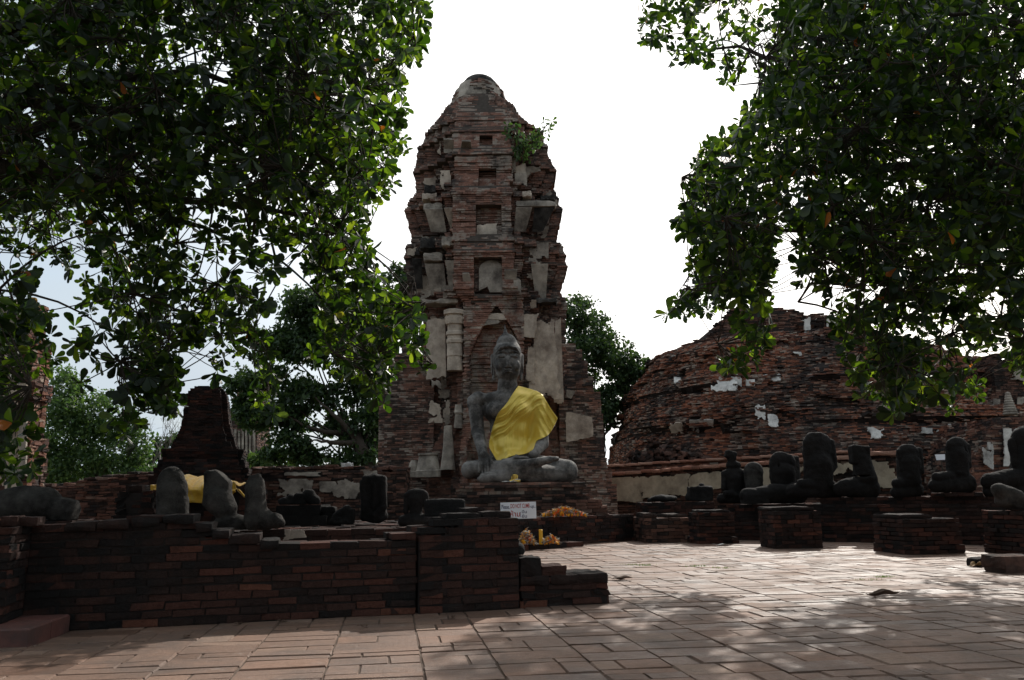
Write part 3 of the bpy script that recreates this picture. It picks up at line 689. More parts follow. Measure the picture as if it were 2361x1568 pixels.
sculpt('grey_stone',[('+',ell((0,0,.17),(.40,.24,.15),0,.55),0.),('+',box((.02,0,.12),(.24,.2,.13),.05,0,.5),.05)],o,m_stone_gr,h=.025,amp=.016,nsc=4.,floor=0.); tag(bpy.data.objects['grey_stone'],'pale grey boulder fragment resting on the plinth at the right edge','stone')
# fragments on and behind the first plinths
def put(px,py,Y): return at(px,py,Y)
Yf = gnd(1540,1250)[1]+1.1
fa,fb = at(1480,1200,Yf), at(1650,1200,Yf); zf = at(1560,1158,Yf)[2]
brick_block('brick_bench','dark brick bench behind the long low plinth, carrying two stone fragments','bench',fa,fb,.9,zf,MD,seed=45)
statue('stone_disc','flat round dark stone lying on the brick bench',1530,1157,Yf+.4,[('e',(0,0,8),(32,22,9),3),('e',(-24,0,4),(14,10,6),4)],cat='stone',zfix=zf,h=.02)
statue('stone_fragment','jagged black lump of statue on the right end of the brick bench',1614,1158,Yf+.4,[('b',(0,0,17),(27,18,19),5,0.,.06,4),('e',(-20,0,10),(14,14,14),5),('e',(4,0,34),(9,9,9),4),('-','e',(-16,0,42),(16,30,10),3)],cat='stone',zfix=zf,h=.02,amp=.014)
a,b = gnd(1640,1244)+(0,.6,0), gnd(1720,1242)+(0,.6,0)
# ------------------------------------------------------------------ offering ledge and great plinth
la, lb = gnd(1150,1268), gnd(1466,1246); zl = pl(1350,1189,la,lb)[2]
brick_block('brick_ledge','long low brick ledge in front of the great seated statue','ledge',la,lb,1.5,zl,MD,seed=51,ch=.07,jit=.012)
lu=(lb-la)[:2]; lu/=np.hypot(*lu); ln_=np.array((lu[1],-lu[0]))
# kerb shelf with offerings
ka,kb = pl(1196,1262,la+(ln_[0]*.55,ln_[1]*.55,0),lb+(ln_[0]*.55,ln_[1]*.55,0)), pl(1345,1254,la+(ln_[0]*.55,ln_[1]*.55,0),lb+(ln_[0]*.55,ln_[1]*.55,0)); ka[2]=kb[2]=0
brick_block('stone_kerb','low kerb shelf with withered flowers below the ledge','kerb',ka-np.array((lu[0],lu[1],0))*.8,kb,.5,.1,MD,seed=52,ch=.1,L=.5)

YB = 17.0
PL0, PL1 = at(1040,1180,YB), at(1392,1176,YB); GO = np.array(((PL0+PL1)[0]/2, YB, 0))
groot = thing('statue_plinth','broad moulded brick plinth carrying the great seated statue','plinth',GO)
zz = [0, at(1200,1168,YB)[2], at(1200,1153,YB)[2], at(1200,1140,YB)[2], at(1200,1124,YB)[2], at(1200,1112,YB)[2]]
xx = [(1010,1400),(1020,1388),(1038,1360),(1050,1346),(1044,1352)]; nm = ['base_course','lower_moulding','upper_moulding','die','cornice']; bk = [0,.1,.22,.34,.27]
for i in range(5):
    Yi = YB+bk[i]; a = at(xx[i][0],1140,Yi); b = at(xx[i][1],1140,Yi)
    brick_block(nm[i],None,None,a,b,2.6-bk[i],zz[i+1],[m_brick,m_mortar] if i>2 else MM,ch=.07,seed=60+i,parent=groot,z0=zz[i],jit=.007,jv=.005)
ZP = zz[5]
# ------------------------------------------------------------------ the great seated statue
YC = 18.45; SB = .00378
def c2(cx,cy): return (1500+cx/1.568)/1.7349, (1150+cy/1.568)/1.7349
OB = at(*c2(900,1212),YC); OB[2] = ZP+.0
kz = (at(*c2(830,240),YC)[2]-OB[2])/(1212-240)
def q(cx,cy,dy): return np.array(((cx-900)*SB, dy, (1212-cy)*kz))
def S(a,b,r0,r1,k=.05): return ('+',seg(q(*a),q(*b),r0*SB,r1*SB),k)
def E(c,r,k=.05,rot=0.,tilt=0.): return ('+',ell(q(*c),(r[0]*SB,r[1]*SB,r[2]*kz),rot,tilt),k)
def X(c,r,k=.02,tilt=0.): return ('-',ell(q(*c),(r[0]*SB,r[1]*SB,r[2]*kz),0.,tilt),k)
Bp = []
# legs
Bp += [S((790,1120,-.05),(622,1130,-.60),74,50,.05), S((1010,1120,-.05),(1190,1138,-.60),78,58,.05),      # thighs
       S((1195,1165,-.66),(700,1184,-1.02),46,30,.025),          # lower shin
       S((635,1125,-.66),(940,1112,-1.0),42,33,.02), S((940,1110,-1.0),(1085,1084,-.98),30,22,.02), E((1112,1080,-.96),(28,26,15),.02), E((690,1190,-1.0),(34,24,18),.02),
       E((900,1150,-.35),(290,190,56),.10), E((1205,1150,-.62),(46,60,56),.05), E((602,1135,-.64),(44,56,50),.05)]
for i in range(5): Bp.append(S((1105+i*1.5,1070+i*5,-.93),(1134-i*2,1068+i*6,-.92),5,4,.008))
Bp += [('-',seg(q(700,1160,-1.08),q(960,1142,-1.13),.034,.034),.015), ('-',seg(q(960,1142,-1.13),q(1130,1106,-1.02),.034,.026),.015)]
# torso
Bp += [E((850,1020,.02),(128,92,95),.08), E((846,880,.02),(120,84,120),.10), E((842,765,.02),(165,92,105),.10), E((840,700,.03),(190,80,52),.08),
       S((655,700,.02),(628,720,.02),50,46,.05), S((1005,705,.02),(1028,722,.02),46,44,.05)]
Bp += [E((770,775,-.24),(62,40,50),.06), E((905,775,-.24),(62,40,50),.06), E((838,1000,-.26),(60,30,46),.06)]
Bp += [E((838,1028,-.36),(7,6,9),.01)]
Bp += [S((632,715,.02),(652,905,-.12),47,40,.04), S((652,905,-.12),(688,1040,-.66),40,29,.03)]                 # arm over the knee
Bp += [E((694,1060,-.80),(32,20,36),.02)]
for i,(x0,x1,y1) in enumerate(((672,668,1150),(687,686,1166),(702,704,1168),(716,720,1150))):
    Bp += [S((x0,1072,-.84),((x0+x1)/2,1108,-.925),9.5,8.8,.006), S(((x0+x1)/2,1108,-.925),(x1,y1,-.965),8.8,6.8,.004)]
Bp += [S((722,1056,-.80),(742,1092,-.90),10,8.5,.008), S((742,1092,-.90),(742,1122,-.92),8.5,6.5,.005)]
Bp += [S((1032,724,.02),(1052,890,-.06),43,39,.04), S((1052,890,-.06),(1050,980,-.22),40,37,.04), S((1050,980,-.22),(990,1046,-.62),36,28,.03)]
Bp += [E((910,1070,-.74),(58,36,13),.03)]
for i in range(4): Bp += [S((880,1072+i*2.,-.68-.045*i),(800+abs(i-1.4)*8,1078+i*2.5,-.70-.045*i),8.5,7,.006)]
Bp += [S((895,1058,-.66),(840,1050,-.60),9,7,.01)]
# neck and head
Bp += [S((838,690,.02),(838,600,0.),66,60,.06), S((838,640,.0),(838,600,0.),61,60,.02)]
Bp += [E((838,470,-.02),(86,92,112),.04), E((840,540,-.07),(74,70,54),.05), E((842,572,-.20),(28,20,18),.03), E((838,425,.02),(90,94,90),.04)]
FY = -.335
Bp += [S((843,430,FY+.025),(845,500,FY-.045),8.5,12.5,.02), E((845,512,FY-.035),(16,12,9),.010), E((829,515,FY-.01),(8,8,6.5),.008), E((861,515,FY-.01),(8,8,6.5),.008)]
for s,xe in ((-1,806),(1,879)):
    Bp += [X((xe,440,FY-.02),(35,25,19),.025), E((xe,447,FY+.055),(29,19,15.5),.010),
           E((xe-s*13,417,FY+.03),(20,9,5.5),.012,0,-s*.12), E((xe+s*12,421,FY+.055),(17,9,5),.012,0,s*.38),
           X((xe,458,FY-.012),(27,9,3.4),.004)]
Bp += [E((837,533,FY-.012),(16,8,5),.008,0,-.18), E((856,533,FY-.012),(16,8,5),.008,0,.18), E((846,544,FY-.010),(21,9,6.5),.008), X((820,537,FY+.0),(6,6,3.5),.01), X((872,537,FY+.0),(6,6,3.5),.01),
       X((846,538.5,FY-.028),(26,10,2.2),.004)]
Bp += [E((790,505,FY+.09),(26,26,34),.04), E((894,505,FY+.09),(26,26,34),.04)]
# hair cap, ring, cone and finial
Bp += [E((838,404,.03),(90,98,66),.008), S((770,424,-.2),(800,394,-.33),9,9,.006), S((800,394,-.33),(846,388,-.36),9,9,.006), S((846,388,-.36),(892,398,-.3),9,9,.006), S((892,398,-.3),(912,424,-.18),9,9,.006), S((838,372,.02),(836,356,.02),74,66,.02), S((834,360,.02),(834,352,.02),66,64,.006), S((832,347,.02),(829,312,.02),47,27,.012), S((829,315,.02),(826,256,.02),26,6,.012), S((826,258,.02),(824,226,.02),5.5,2.4,.004)]
# ears
for s,xe in ((-1,744),(1,930)):
    Bp += [S((xe-s*2,445,.06),(xe,500,.04),14,12,.02), S((xe,500,.04),(xe-s*12+s*4,580,.0),11,9.5,.015), X((xe,520,-.02),(4.5,20,42),.01), E((xe-s*2,432,.06),(15,15,17),.02)]
for i in range(2): Bp.append(('-',ell(q(838,628+i*20,-.235),(50*SB,10*SB,1.5*kz)),.012))
broot = thing('seated_statue','great grey seated statue in a golden sash, hand on its knee, before the brick tower','statue',OB)
lo = np.min([p[1][1] for p in Bp if p[0]=='+'],axis=0)-.12; hi = np.max([p[1][2] for p in Bp if p[0]=='+'],axis=0)+.12; lo[2]=-.05; hi[2] = q(0,226,0)[2]
HB = .0155
axB, DB = field(Bp, lo, hi, HB, .0022, 5., 2.)
DB[:,:,axB[2]<.0] = 1.
vB,qB = nets(axB, DB)
mesh_np('body', vB+OB, qB, mat=m_buddha, parent=broot, smooth=True)

# golden robe: a sheet lying over the body field, front and back
t = NT('gold_satin'); wv = t.noise(30,4,.6)
t.bsdf((.74,.53,.065), .34, t.bump(wv,.12,.01), .7, **{'Sheen Weight':.7,'Sheen Roughness':.35,'Metallic':.2}); m_gold = t.m
outline = [(905,622),(960,636),(1010,652),(1048,672),(1072,705),(1092,740),(1118,785),(1147,826),(1126,872),(1088,926),(1050,950),(1012,968),(985,1024),(935,1046),(862,1058),(820,1076),(775,1090),(752,1052),(722,990),(738,900),(772,812),(800,775),(832,738),(868,682)]
def body_front(x, z, sign):
    """first hit of the body field along y for arrays x,z (nan outside)"""
    ix = np.clip(np.round((x-axB[0][0])/HB).astype(int),0,len(axB[0])-1); iz = np.clip(np.round((z-axB[2][0])/HB).astype(int),0,len(axB[2])-1)
    col = DB[ix,:,iz] < .0
    y = axB[1] if sign < 0 else axB[1][::-1]
    c = col if sign < 0 else col[...,::-1]
    hit = c.any(-1); k = c.argmax(-1); return np.where(hit, y[k], np.nan)
def robe_sheet(sign):
    nA,nR = 220,64
    # smooth closed outline, resampled, and a polar grid from its middle
    O=np.array(outline,float); n=len(O); pts=[]
    sharp={(1147,826),(775,1090),(905,622)}
    for i in range(n):
        p0,p1,p2,p3=O[i-1],O[i],O[(i+1)%n],O[(i+2)%n]
        for t_ in np.linspace(0,1,24,endpoint=False):
            m1=(p2-p0)*.5*(0 if tuple(p1.astype(int)) in sharp else 1); m2=(p3-p1)*.5*(0 if tuple(p2.astype(int)) in sharp else 1)
            pts.append((2*t_**3-3*t_**2+1)*p1+(t_**3-2*t_**2+t_)*m1+(-2*t_**3+3*t_**2)*p2+(t_**3-t_**2)*m2)
    pts=np.array(pts); dd=np.r_[0,np.cumsum(np.linalg.norm(np.diff(np.r_[pts,pts[:1]],axis=0),axis=1))]
    sA=np.linspace(0,dd[-1],nA,endpoint=False); bx=np.interp(sA,dd,np.r_[pts[:,0],pts[0,0]]); by=np.interp(sA,dd,np.r_[pts[:,1],pts[0,1]])
    c0=np.array((925.,835.)); rr_=np.linspace(.015,1,nR)[None,:]
    GX_=c0[0]+(bx[:,None]-c0[0])*rr_; GY_=c0[1]+(by[:,None]-c0[1])*rr_
    # relaxed drape height on a regular grid
    m=110; xs=np.linspace(700,1165,m); ys=np.linspace(604,1100,m+8); X2,Y2=np.meshgrid(xs,ys,indexing='ij')
    y=body_front((X2-900)*SB,(1212-Y2)*kz,sign); y0=np.where(np.isnan(y), .0 if sign<0 else .10, y)
    if sign<0: y0=np.where(Y2>1030,np.clip(y0,-.66,9),y0)
    f=y0.copy()
    for it in range(70):
        g=f.copy(); g[1:-1,1:-1]=(f[2:,1:-1]+f[:-2,1:-1]+f[1:-1,2:]+f[1:-1,:-2])/4; f=np.minimum(g,y0) if sign<0 else np.maximum(g,y0)
    for it in range(5):
        g=f.copy(); g[1:-1,1:-1]=(f[2:,1:-1]+f[:-2,1:-1]+f[1:-1,2:]+f[1:-1,:-2])/4; f=g
    fx=(GX_-xs[0])/(xs[1]-xs[0]); fy=(GY_-ys[0])/(ys[1]-ys[0]); ix=np.clip(fx.astype(int),0,m-2); iy=np.clip(fy.astype(int),0,m+6); ax_=fx-ix; ay_=fy-iy
    h=f[ix,iy]*(1-ax_)*(1-ay_)+f[ix+1,iy]*ax_*(1-ay_)+f[ix,iy+1]*(1-ax_)*ay_+f[ix+1,iy+1]*ax_*ay_
    # folds: a bundle slanting from the shoulder along the upper edge, hanging folds below it
    sk=lambda v,p: np.sign(np.sin(v))*np.abs(np.sin(v))**p
    across=((GY_-640)-(980-GX_)*.80)/1.28                    # distance below the slanting upper edge
    bun=np.clip(1-np.abs(across-62)/95,0,1)
    wob=6*np.sin(GX_*.021)+4*np.sin(GX_*.05+1)
    fb=.024*sk((across+wob+.10*(1000-GX_))*.17,.8)+.014*np.sin((across+wob*1.6)*.41+.7)
    hx=GX_-(GY_-760)*-.16; ph=hx+10*np.sin(GY_*.011+.6)+5*np.sin(GY_*.03)
    amp=np.clip((GY_-760)/220,.1,1.15)
    fh=(.026*sk(ph*.060,.8)+.009*np.sin(ph*.15+1.3)+.003*np.sin(ph*.37))*amp
    sh=np.clip((GX_-1000)/60,0,1)*np.clip((GY_-670)/120,0,1)
    fs=.026*np.sin((GX_-.55*(GY_-700))*.16)*sh
    d=fb*bun+fh*(1-bun)*(1-sh*.5)+fs*(1-bun)
    hang=np.clip((GX_-1082)/50,0,1); h=h*(1-hang*.5)+(-.16*hang if sign<0 else .02*hang)
    yy=h+sign*(.034+np.abs(d)*.35+d*.65)
    V_=np.stack([(GX_-900)*SB,yy,(1212-GY_)*kz],-1).reshape(-1,3); I=np.arange(nA*nR).reshape(nA,nR); J=np.roll(I,-1,0)
    Q_=np.stack([I[:,:-1],I[:,1:],J[:,1:],J[:,:-1]],-1).reshape(-1,4); cen=V_[I[:,0]].mean(0)
    T_=np.stack([J[:,0],np.full(nA,nA*nR),I[:,0]],-1)
    return np.r_[V_,[cen]],Q_,T_,bx,by,nA,nR
Vf,Qf,Tf,bx,by,nA,nR=robe_sheet(-1); Vb,Qb,Tb,*_=robe_sheet(1); k_=len(Vf)
I=np.arange(nA)*nR+nR-1; on=(by<835)&(bx>890); br=[[I[i],I[(i+1)%nA],I[(i+1)%nA]+k_,I[i]+k_] for i in range(nA) if on[i] and on[(i+1)%nA]]
Vr=np.r_[Vf,Vb]; Qr=np.r_[Qf,Qb[:,::-1]+k_,np.array(br)]; Tr=np.r_[Tf,Tb[:,::-1]+k_]
ro_ = mesh_np('sash', Vr+OB, Qr, Tr, mat=m_gold, parent=broot, smooth=True)
sm = ro_.modifiers.new('soft','SMOOTH'); sm.factor=.4; sm.iterations=1
sd = ro_.modifiers.new('thick','SOLIDIFY'); sd.thickness=.008; sd.offset=-1
ro_['label'] = 'golden satin sash draped over one shoulder'
# ------------------------------------------------------------------ the brick tower behind the statue
YT = 22.3
prof = [(239,1037,1180),(277,1014,1199),(309,993,1232),(328,986,1251),(369,965,1260),(383,963,1269),(415,961,1278),(440,963,1274),(449,965,1264),(456,962,1280),(476,950,1284),(478,943,1286),(504,942,1292),(535,948,1286),(556,953,1279),(577,952,1281),(580,940,1295),(622,940,1303),(650,944,1298),(684,950,1288),(688,946,1292),(706,952,1300),(722,975,1303),(760,982,1302),(1000,982,1300),(1040,962,1310),(1180,950,1322)]
pz=[];ph=[];pcx=[]
for y,l,r in prof:
    A = at(l,y,YT-.35); Bq = at(r,y,YT-.35); pz.append((A[2]+Bq[2])/2); ph.append((Bq[0]-A[0])/2); pcx.append((A[0]+Bq[0])/2)
pz,ph,pcx = map(np.array,(pz,ph,pcx)); o_ = np.argsort(pz); pz,ph,pcx = pz[o_],ph[o_],pcx[o_]
hwf = lambda z: np.interp(z,pz,ph); cxf = lambda z: np.interp(z,pz,pcx); ZTOP = pz[-1]
troot2 = thing('brick_tower','tall ruined brick tower with niches and peeling stucco, standing behind the great statue','tower',(pcx[0],YT,0))
TZ=[];TV=[]
for y0_,y1_ in ((688,625),(622,580),(556,480),(476,450),(445,385),(380,330)):
    TZ += [at(1120,y0_,YT-1.)[2], at(1120,y1_,YT-1.)[2]]; TV += [1.,0.]
TZ = [TZ[0]-.02]+TZ+[TZ[-1]+.3]; TV = [0.]+TV+[0.]
CZ=[0];CV=[0]
for y_,t_ in ((700,.16),(690,.1),(615,.1),(583,.16),(560,.1),(480,.16),(452,.1),(385,.14),(332,.1),(300,.1)):
    z_=at(1120,y_,YT-1.)[2]; CZ += [z_-t_/2-.01,z_-t_/2,z_+t_/2,z_+t_/2+.01]; CV += [0,1,1,0]
def tower_outline(z):
    h = hwf(z); bay = min(.80, h*.46); st = np.clip((ZTOP-z)/2.,0.35,1)
    tf = np.interp(z, TZ, TV)                                # flanks lean outwards up each tier
    cf = np.interp(z, CZ, CV)                                # projecting cornice at the head of each tier
    h = h + .05*cf; bay = bay + .05*cf
    a,b,c,d = h, h-(.24+.14*tf)*st+.04*cf, h-(.50+.40*tf)*st+.05*cf, h-(.84+.42*tf)*st+.05*cf
    e,f = bay+(c-bay)*.28, bay+(c-bay)*.62
    P = [(a,bay),(b,bay),(b,e),(c,e),(c,f),(d,f),(d,d)]
    half = P + [(y,x) for x,y in P[-2::-1]]               # corner +x,+y from +x axis round to +y axis
    full=[]
    for k in range(4):
        ca,sa = [(1,0),(0,1),(-1,0),(0,-1)][k]
        full += [(x*ca-y*sa, x*sa+y*ca) for x,y in half]
    c0 = cxf(z); return [np.array((c0+x, YT+y)) for x,y in full]
niches = [(1093,1157,596,680,.32,True),(1097,1156,474,548,.28,False),(1103,1144,382,438,.28,False),(1105,1135,303,330,.26,False)]
YF = YT-2.15
nich = []
for x0,x1,y0,y1,dp,_ in niches:
    p0 = at(x0,y1,YF); p1 = at(x1,y0,YF); nich.append((p0[0],p1[0],p0[2],p1[2],dp))
pc0 = at(1146,900,YF); ap = at(1146,700,YF)[2]; spr = at(1146,840,YF)[2]; hwn = .80
def tshift(x,y,z):
    if y < YT-1.2 and abs(x-cxf(z)) < 1.2:
        for x0,x1,z0,z1,dp in nich:
            if x0 < x < x1 and z0 < z+ch/2 < z1: return -dp
        wv_ = hwn if z < spr else hwn*max(0,1-((z-spr)/(ap-spr))**1.3)
        if abs(x-pc0[0]) < wv_ and z < ap and y < YT-hwf(z)+.5: return -.26
    return 0.
B = Bricks(71); ch = .054; nC = int(ZTOP/ch); parts=[]
Rr = random.Random(4)
def tone(x,y,z,r):                              # flanks are blackened with mould, the middle bay is cleaner
    bayk = 1. if abs(x-cxf(z)) < .86 and y < YT else 0.
    if bayk and abs(x-pc0[0]) < .84 and z < ap+.2: return .55+.38*r
    return min(1,max(0,(.34+.62*r) if bayk else .66*r+.06))
def wear(x,y,z):
    n_ = snoise(np.array([[x*.9,y*.9,z*.5]]),1.3,4)[0]; m_ = snoise(np.array([[x,y,z*1.4]]),4.,8)[0]
    return -max(0,n_-.35)*.12 - max(0,m_-.5)*.06
for k in range(nC):
    z = k*ch; O = tower_outline(z+ch/2); j = Rr.gauss(0,.010)+ (-.03 if k%9==0 else 0)
    O = offset_poly(O, j)
    for i in range(len(O)):
        A_,B_=O[i],O[(i+1)%len(O)]; cutx=[]
        if abs(A_[1]-B_[1])<1e-3 and A_[1]<YT-1.5 and A_[0]<B_[0]:                # cut the courses clean at the niche jambs
            for n0_,n1_,z0_,z1_,_d in nich:
                if z0_<z+ch/2<z1_: cutx+=[n0_,n1_]
            wv_=hwn if z<spr else hwn*max(0,1-((z-spr)/(ap-spr))**1.3)
            if z<ap and wv_>.03: cutx+=[pc0[0]-wv_,pc0[0]+wv_]
        cutx=[A_[0]]+sorted(c_ for c_ in cutx if A_[0]+.04<c_<B_[0]-.04)+[B_[0]] if cutx else None
        if cutx:
            for c0_,c1_ in zip(cutx,cutx[1:]): B.edge((c0_,A_[1]),(c1_,A_[1]),z,ch,.23,.34,.003,k%2,None,(lambda x,y,zz: tshift(x,y,z)),.003,.006,tone)
            continue
        B.edge(A_,B_,z,ch,.23,.17,.0045,k%2,None,(lambda x,y,zz: tshift(x,y,zz)+wear(x,y,zz)),.003,.006,tone)
    if k%2 == 0:
        v,qd,tt = prism(offset_poly(O,-.034), z, z+2*ch-.004)
        # niche recess in the core: pull front vertices back
        m = np.array([tshift(a[0],a[1],z) for a in v])
        front = (v[:,1] < YT-1.2); ins_ = any(z0 < z < z1 for *_,z0,z1,_d in [(n[0],n[1],n[2],n[3],n[4]) for n in nich]) or z < ap
        if ins_: v[front,1] += .5
        parts.append((v,qd,tt,1,.5))
v,qd,mi_,r_ = B.arrays(); V_,Q_,T_,m_,r_ = join([(v,qd,None,mi_,r_)]+parts)
mesh_np('brick_body', V_,Q_,T_,[m_brick,m_mortar],troot2,m_,r_)
# cap: round drum and dark dome
zc = at(1108,252,YT)[2]; s_ = YT/F/(ray(1108,230)[1])
c = np.array((at(1104,240,YT)[0],YT,zc))
h1 = at(1108,205,YT)[2]-zc
drum = [(0.02,-.3),(62*s_,-.3),(63*s_,.02),(61*s_,h1*.35),(60*s_,h1*.4),(56*s_,h1*.7),(51*s_,h1*.74),(47*s_,h1),(0.02,h1)]
v,qd,tt = lathe(c,drum,48,.035,3); mesh_np('drum', v,qd,tt,m_stucco_gr,troot2,smooth=False)
B = Bricks(72)
for k in range(int((h1+.2)/ch)):
    z = -.2+k*ch; r0 = np.interp(z,[p[1] for p in drum[1:8]],[p[0] for p in drum[1:8]])+.02; n_ = 20
    for i in range(n_):
        a = 2*math.pi*(i+.5*(k%2))/n_
        if snoise(np.array([[math.cos(a)*2,math.sin(a)*2,z*3]]),1.4,6)[0] > .2 or z < h1*.1: B.add((c[0]+math.cos(a)*(r0-.08),c[1]+math.sin(a)*(r0-.08),zc+z+ch/2),(-math.sin(a),math.cos(a)),(math.pi*r0/n_*.96,.08,ch/2-.005),None,0,.008)
B.build('drum_bricks',[m_brick],troot2)
hz = lambda y: at(1108,y,YT)[2]-zc
dome = [(0.02,h1-.02),(44*s_,h1-.02),(45*s_,hz(203)),(41*s_,hz(200)),(40*s_,hz(196)),(35*s_,hz(192)),(34*s_,hz(189)),(27*s_,hz(184)),(15*s_,hz(180.5)),(0.02,hz(179.5))]
v,qd,tt = lathe(c+(.02,0,0),dome,40,.02,5); mesh_np('dome', v,qd,tt,m_stone_gr,troot2,smooth=False)
# stucco panels: outward-leaning antefixes on each tier, then the panels on the body
def corner(cx,cy,Y,lean=0.): return at((1500+cx/1.568)/1.7349,(250+cy/1.568)/1.7349,Y)
def corner2(cx,cy,Y): return at(*c2(cx,cy),Y)
ant = [((350,1460),(452,1460),(312,1262),(432,1262),.62,m_stucco_gr),((470,1470),(535,1470),(440,1240),(530,1240),.36,m_stucco_gr),((1008,1490),(1072,1490),(978,1262),(1085,1262),.62,m_stucco_gr),
       ((262,1420),(300,1420),(232,1230),(292,1230),.95,m_stone_gr),
       ((812,1455),(880,1455),(812,1300),(892,1300),.18,m_stucco_gr),((560,1455),(628,1455),(548,1320),(590,1320),.16,m_stucco_gr),
       ((352,1062),(448,1062),(310,918),(425,918),.62,m_stucco_gr),((476,1042),(545,1042),(432,912),(520,912),.36,m_stucco),((872,1062),(945,1062),(884,910),(985,910),.36,m_stucco_gr),((985,1062),(1052,1062),(1000,905),(1128,905),.62,m_stone_gr),
       ((440,560),(505,560),(425,480),(512,480),.45,m_stucco_gr),((538,540),(608,540),(545,490),(600,490),.05,m_stucco_gr)]
for i,(bl,br_,tl_,tr_,bk_,mm) in enumerate(ant):
    z_ = corner(*bl,YF)[2]; Yb = YT-hwf(z_)+bk_-.02
    v,qd = patch(corner(*bl,Yb+.02),corner(*br_,Yb+.02),corner(*tl_,Yb-.30),corner(*tr_,Yb-.30),.09,i*3.1,14,22,.22,.0,.0,.06); mesh_np('stucco_panel',v,qd,mat=mm,parent=troot2)
# cornice blocks
for i,(x0,x1,y0,y1,bk_,mm) in enumerate(((305,425,885,922,.5,m_stucco_gr),(884,1140,868,905,.3,m_stucco_gr),(300,385,822,858,.55,m_stucco),(925,975,808,842,.25,m_stucco),(418,512,1095,1150,.28,m_stucco_gr),(288,372,1100,1165,.55,m_stone_gr),(305,425,1195,1245,.5,m_stucco_gr),(312,380,770,820,.55,m_stone_gr),(1040,1125,835,862,.7,m_stone_gr),(296,520,1484,1512,.30,m_stucco_gr),(1010,1140,1478,1505,.4,m_stone_gr))):
    z_ = corner(x0,y1,YF)[2]; Yb = YT-hwf(z_)+bk_-.12; a = corner(x0,y1,Yb); b = corner(x1,y0,Yb); cc=(a+b)/2
    v,qd = rough_block((cc[0],Yb+.18,cc[2]),0.,((b-a)[0]/2,.22,(b-a)[2]/2),i*2.3,.025,7); mesh_np('cornice_block',v,qd,mat=mm,parent=troot2)
# niche tablets
def tablet(x0,x1,y0,y1,Y,mm,nm='niche_panel'):
    a = corner(x0,y1,Y); b = corner(x1,y0,Y); hw_=(b[0]-a[0])/2; cx_=(a[0]+b[0])/2; z0=a[2]; z1=b[2]; n=16; P=[]
    zs_=z1-hw_*.85
    for k in range(n+1):
        an = math.pi*k/n; P.append((cx_+hw_*math.cos(an), zs_+hw_*.85*math.sin(an)))
    P += [(cx_-hw_,z0+.05),(cx_-hw_*.3,z0+.16),(cx_-hw_*.1,z0),(cx_+hw_,z0)]
    n=len(P); V=[(x,Y,z) for x,z in P]+[(x,Y+.1,z) for x,z in P]; c_=len(V); V+= [(cx_,Y-.015,(z0+z1)/2)]
    mesh_np(nm,V,[[i,(i+1)%n,n+(i+1)%n,n+i] for i in range(n)],[[(i+1)%n,i,c_] for i in range(n)],mm,troot2)
tablet(652,803,1240,1442,YF+.10,m_stucco_gr); 
v,qd = patch(corner(625,1092,YF+.1),corner(765,1092,YF+.1),corner(625,1015,YF+.1),corner(765,1010,YF+.1),.03,3.3,18,14,.9); mesh_np('niche_panel',v,qd,mat=m_stucco,parent=troot2)
tablet(862,915,1352,1462,YF+.02,m_stucco_gr,'stucco_panel')
# body stucco
FB = YT-hwf(3.)
for i,(bl,br_,tl_,tr_,Y,mm,rag,ho,edg) in enumerate((
   ((318,590),(446,575),(318,192),(440,190),FB+.28,m_stucco,.55,.0,.10),((330,700),(420,690),(322,560),(450,565),FB+.28,m_stucco_gr,1.,.55,.3),
   ((955,735),(1178,735),(1005,190),(1128,185),FB+.10,m_stucco,.8,.0,.14),((1120,740),(1185,735),(1130,190),(1165,190),FB+.45,m_stucco,.5,.0,.1),
   ((905,330),(1000,320),(915,165),(1030,160),FB-.02,m_stucco,.6,.0,.14),((935,620),(1010,640),(960,350),(1010,340),FB+.06,m_stucco,.9,.0,.2),
   ((545,200),(900,205),(530,160),(930,160),FB-.03,m_stucco,.9,.25,.2),((635,260),(760,230),(560,190),(880,190),FB-.02,m_stucco_gr,1.,.3,.25),
   ((560,420),(640,300),(545,215),(690,215),FB-.02,m_stucco,1.,.2,.25),((335,850),(430,850),(325,700),(425,700),FB+.27,m_stucco,1.,.6,.3),
   ((1195,975),(1370,940),(1192,775),(1366,815),YT-1.25,m_stucco,.6,.0,.1),((1196,690),(1230,700),(1196,640),(1260,650),YT-1.25,m_stucco_gr,1.,.2,.2))):
    v,qd = patch(corner2(*bl,Y),corner2(*br_,Y),corner2(*tl_,Y),corner2(*tr_,Y),.05,i*4.7+1,26,40,rag,.0,ho,edg); mesh_np('stucco_panel',v,qd,mat=mm,parent=troot2)
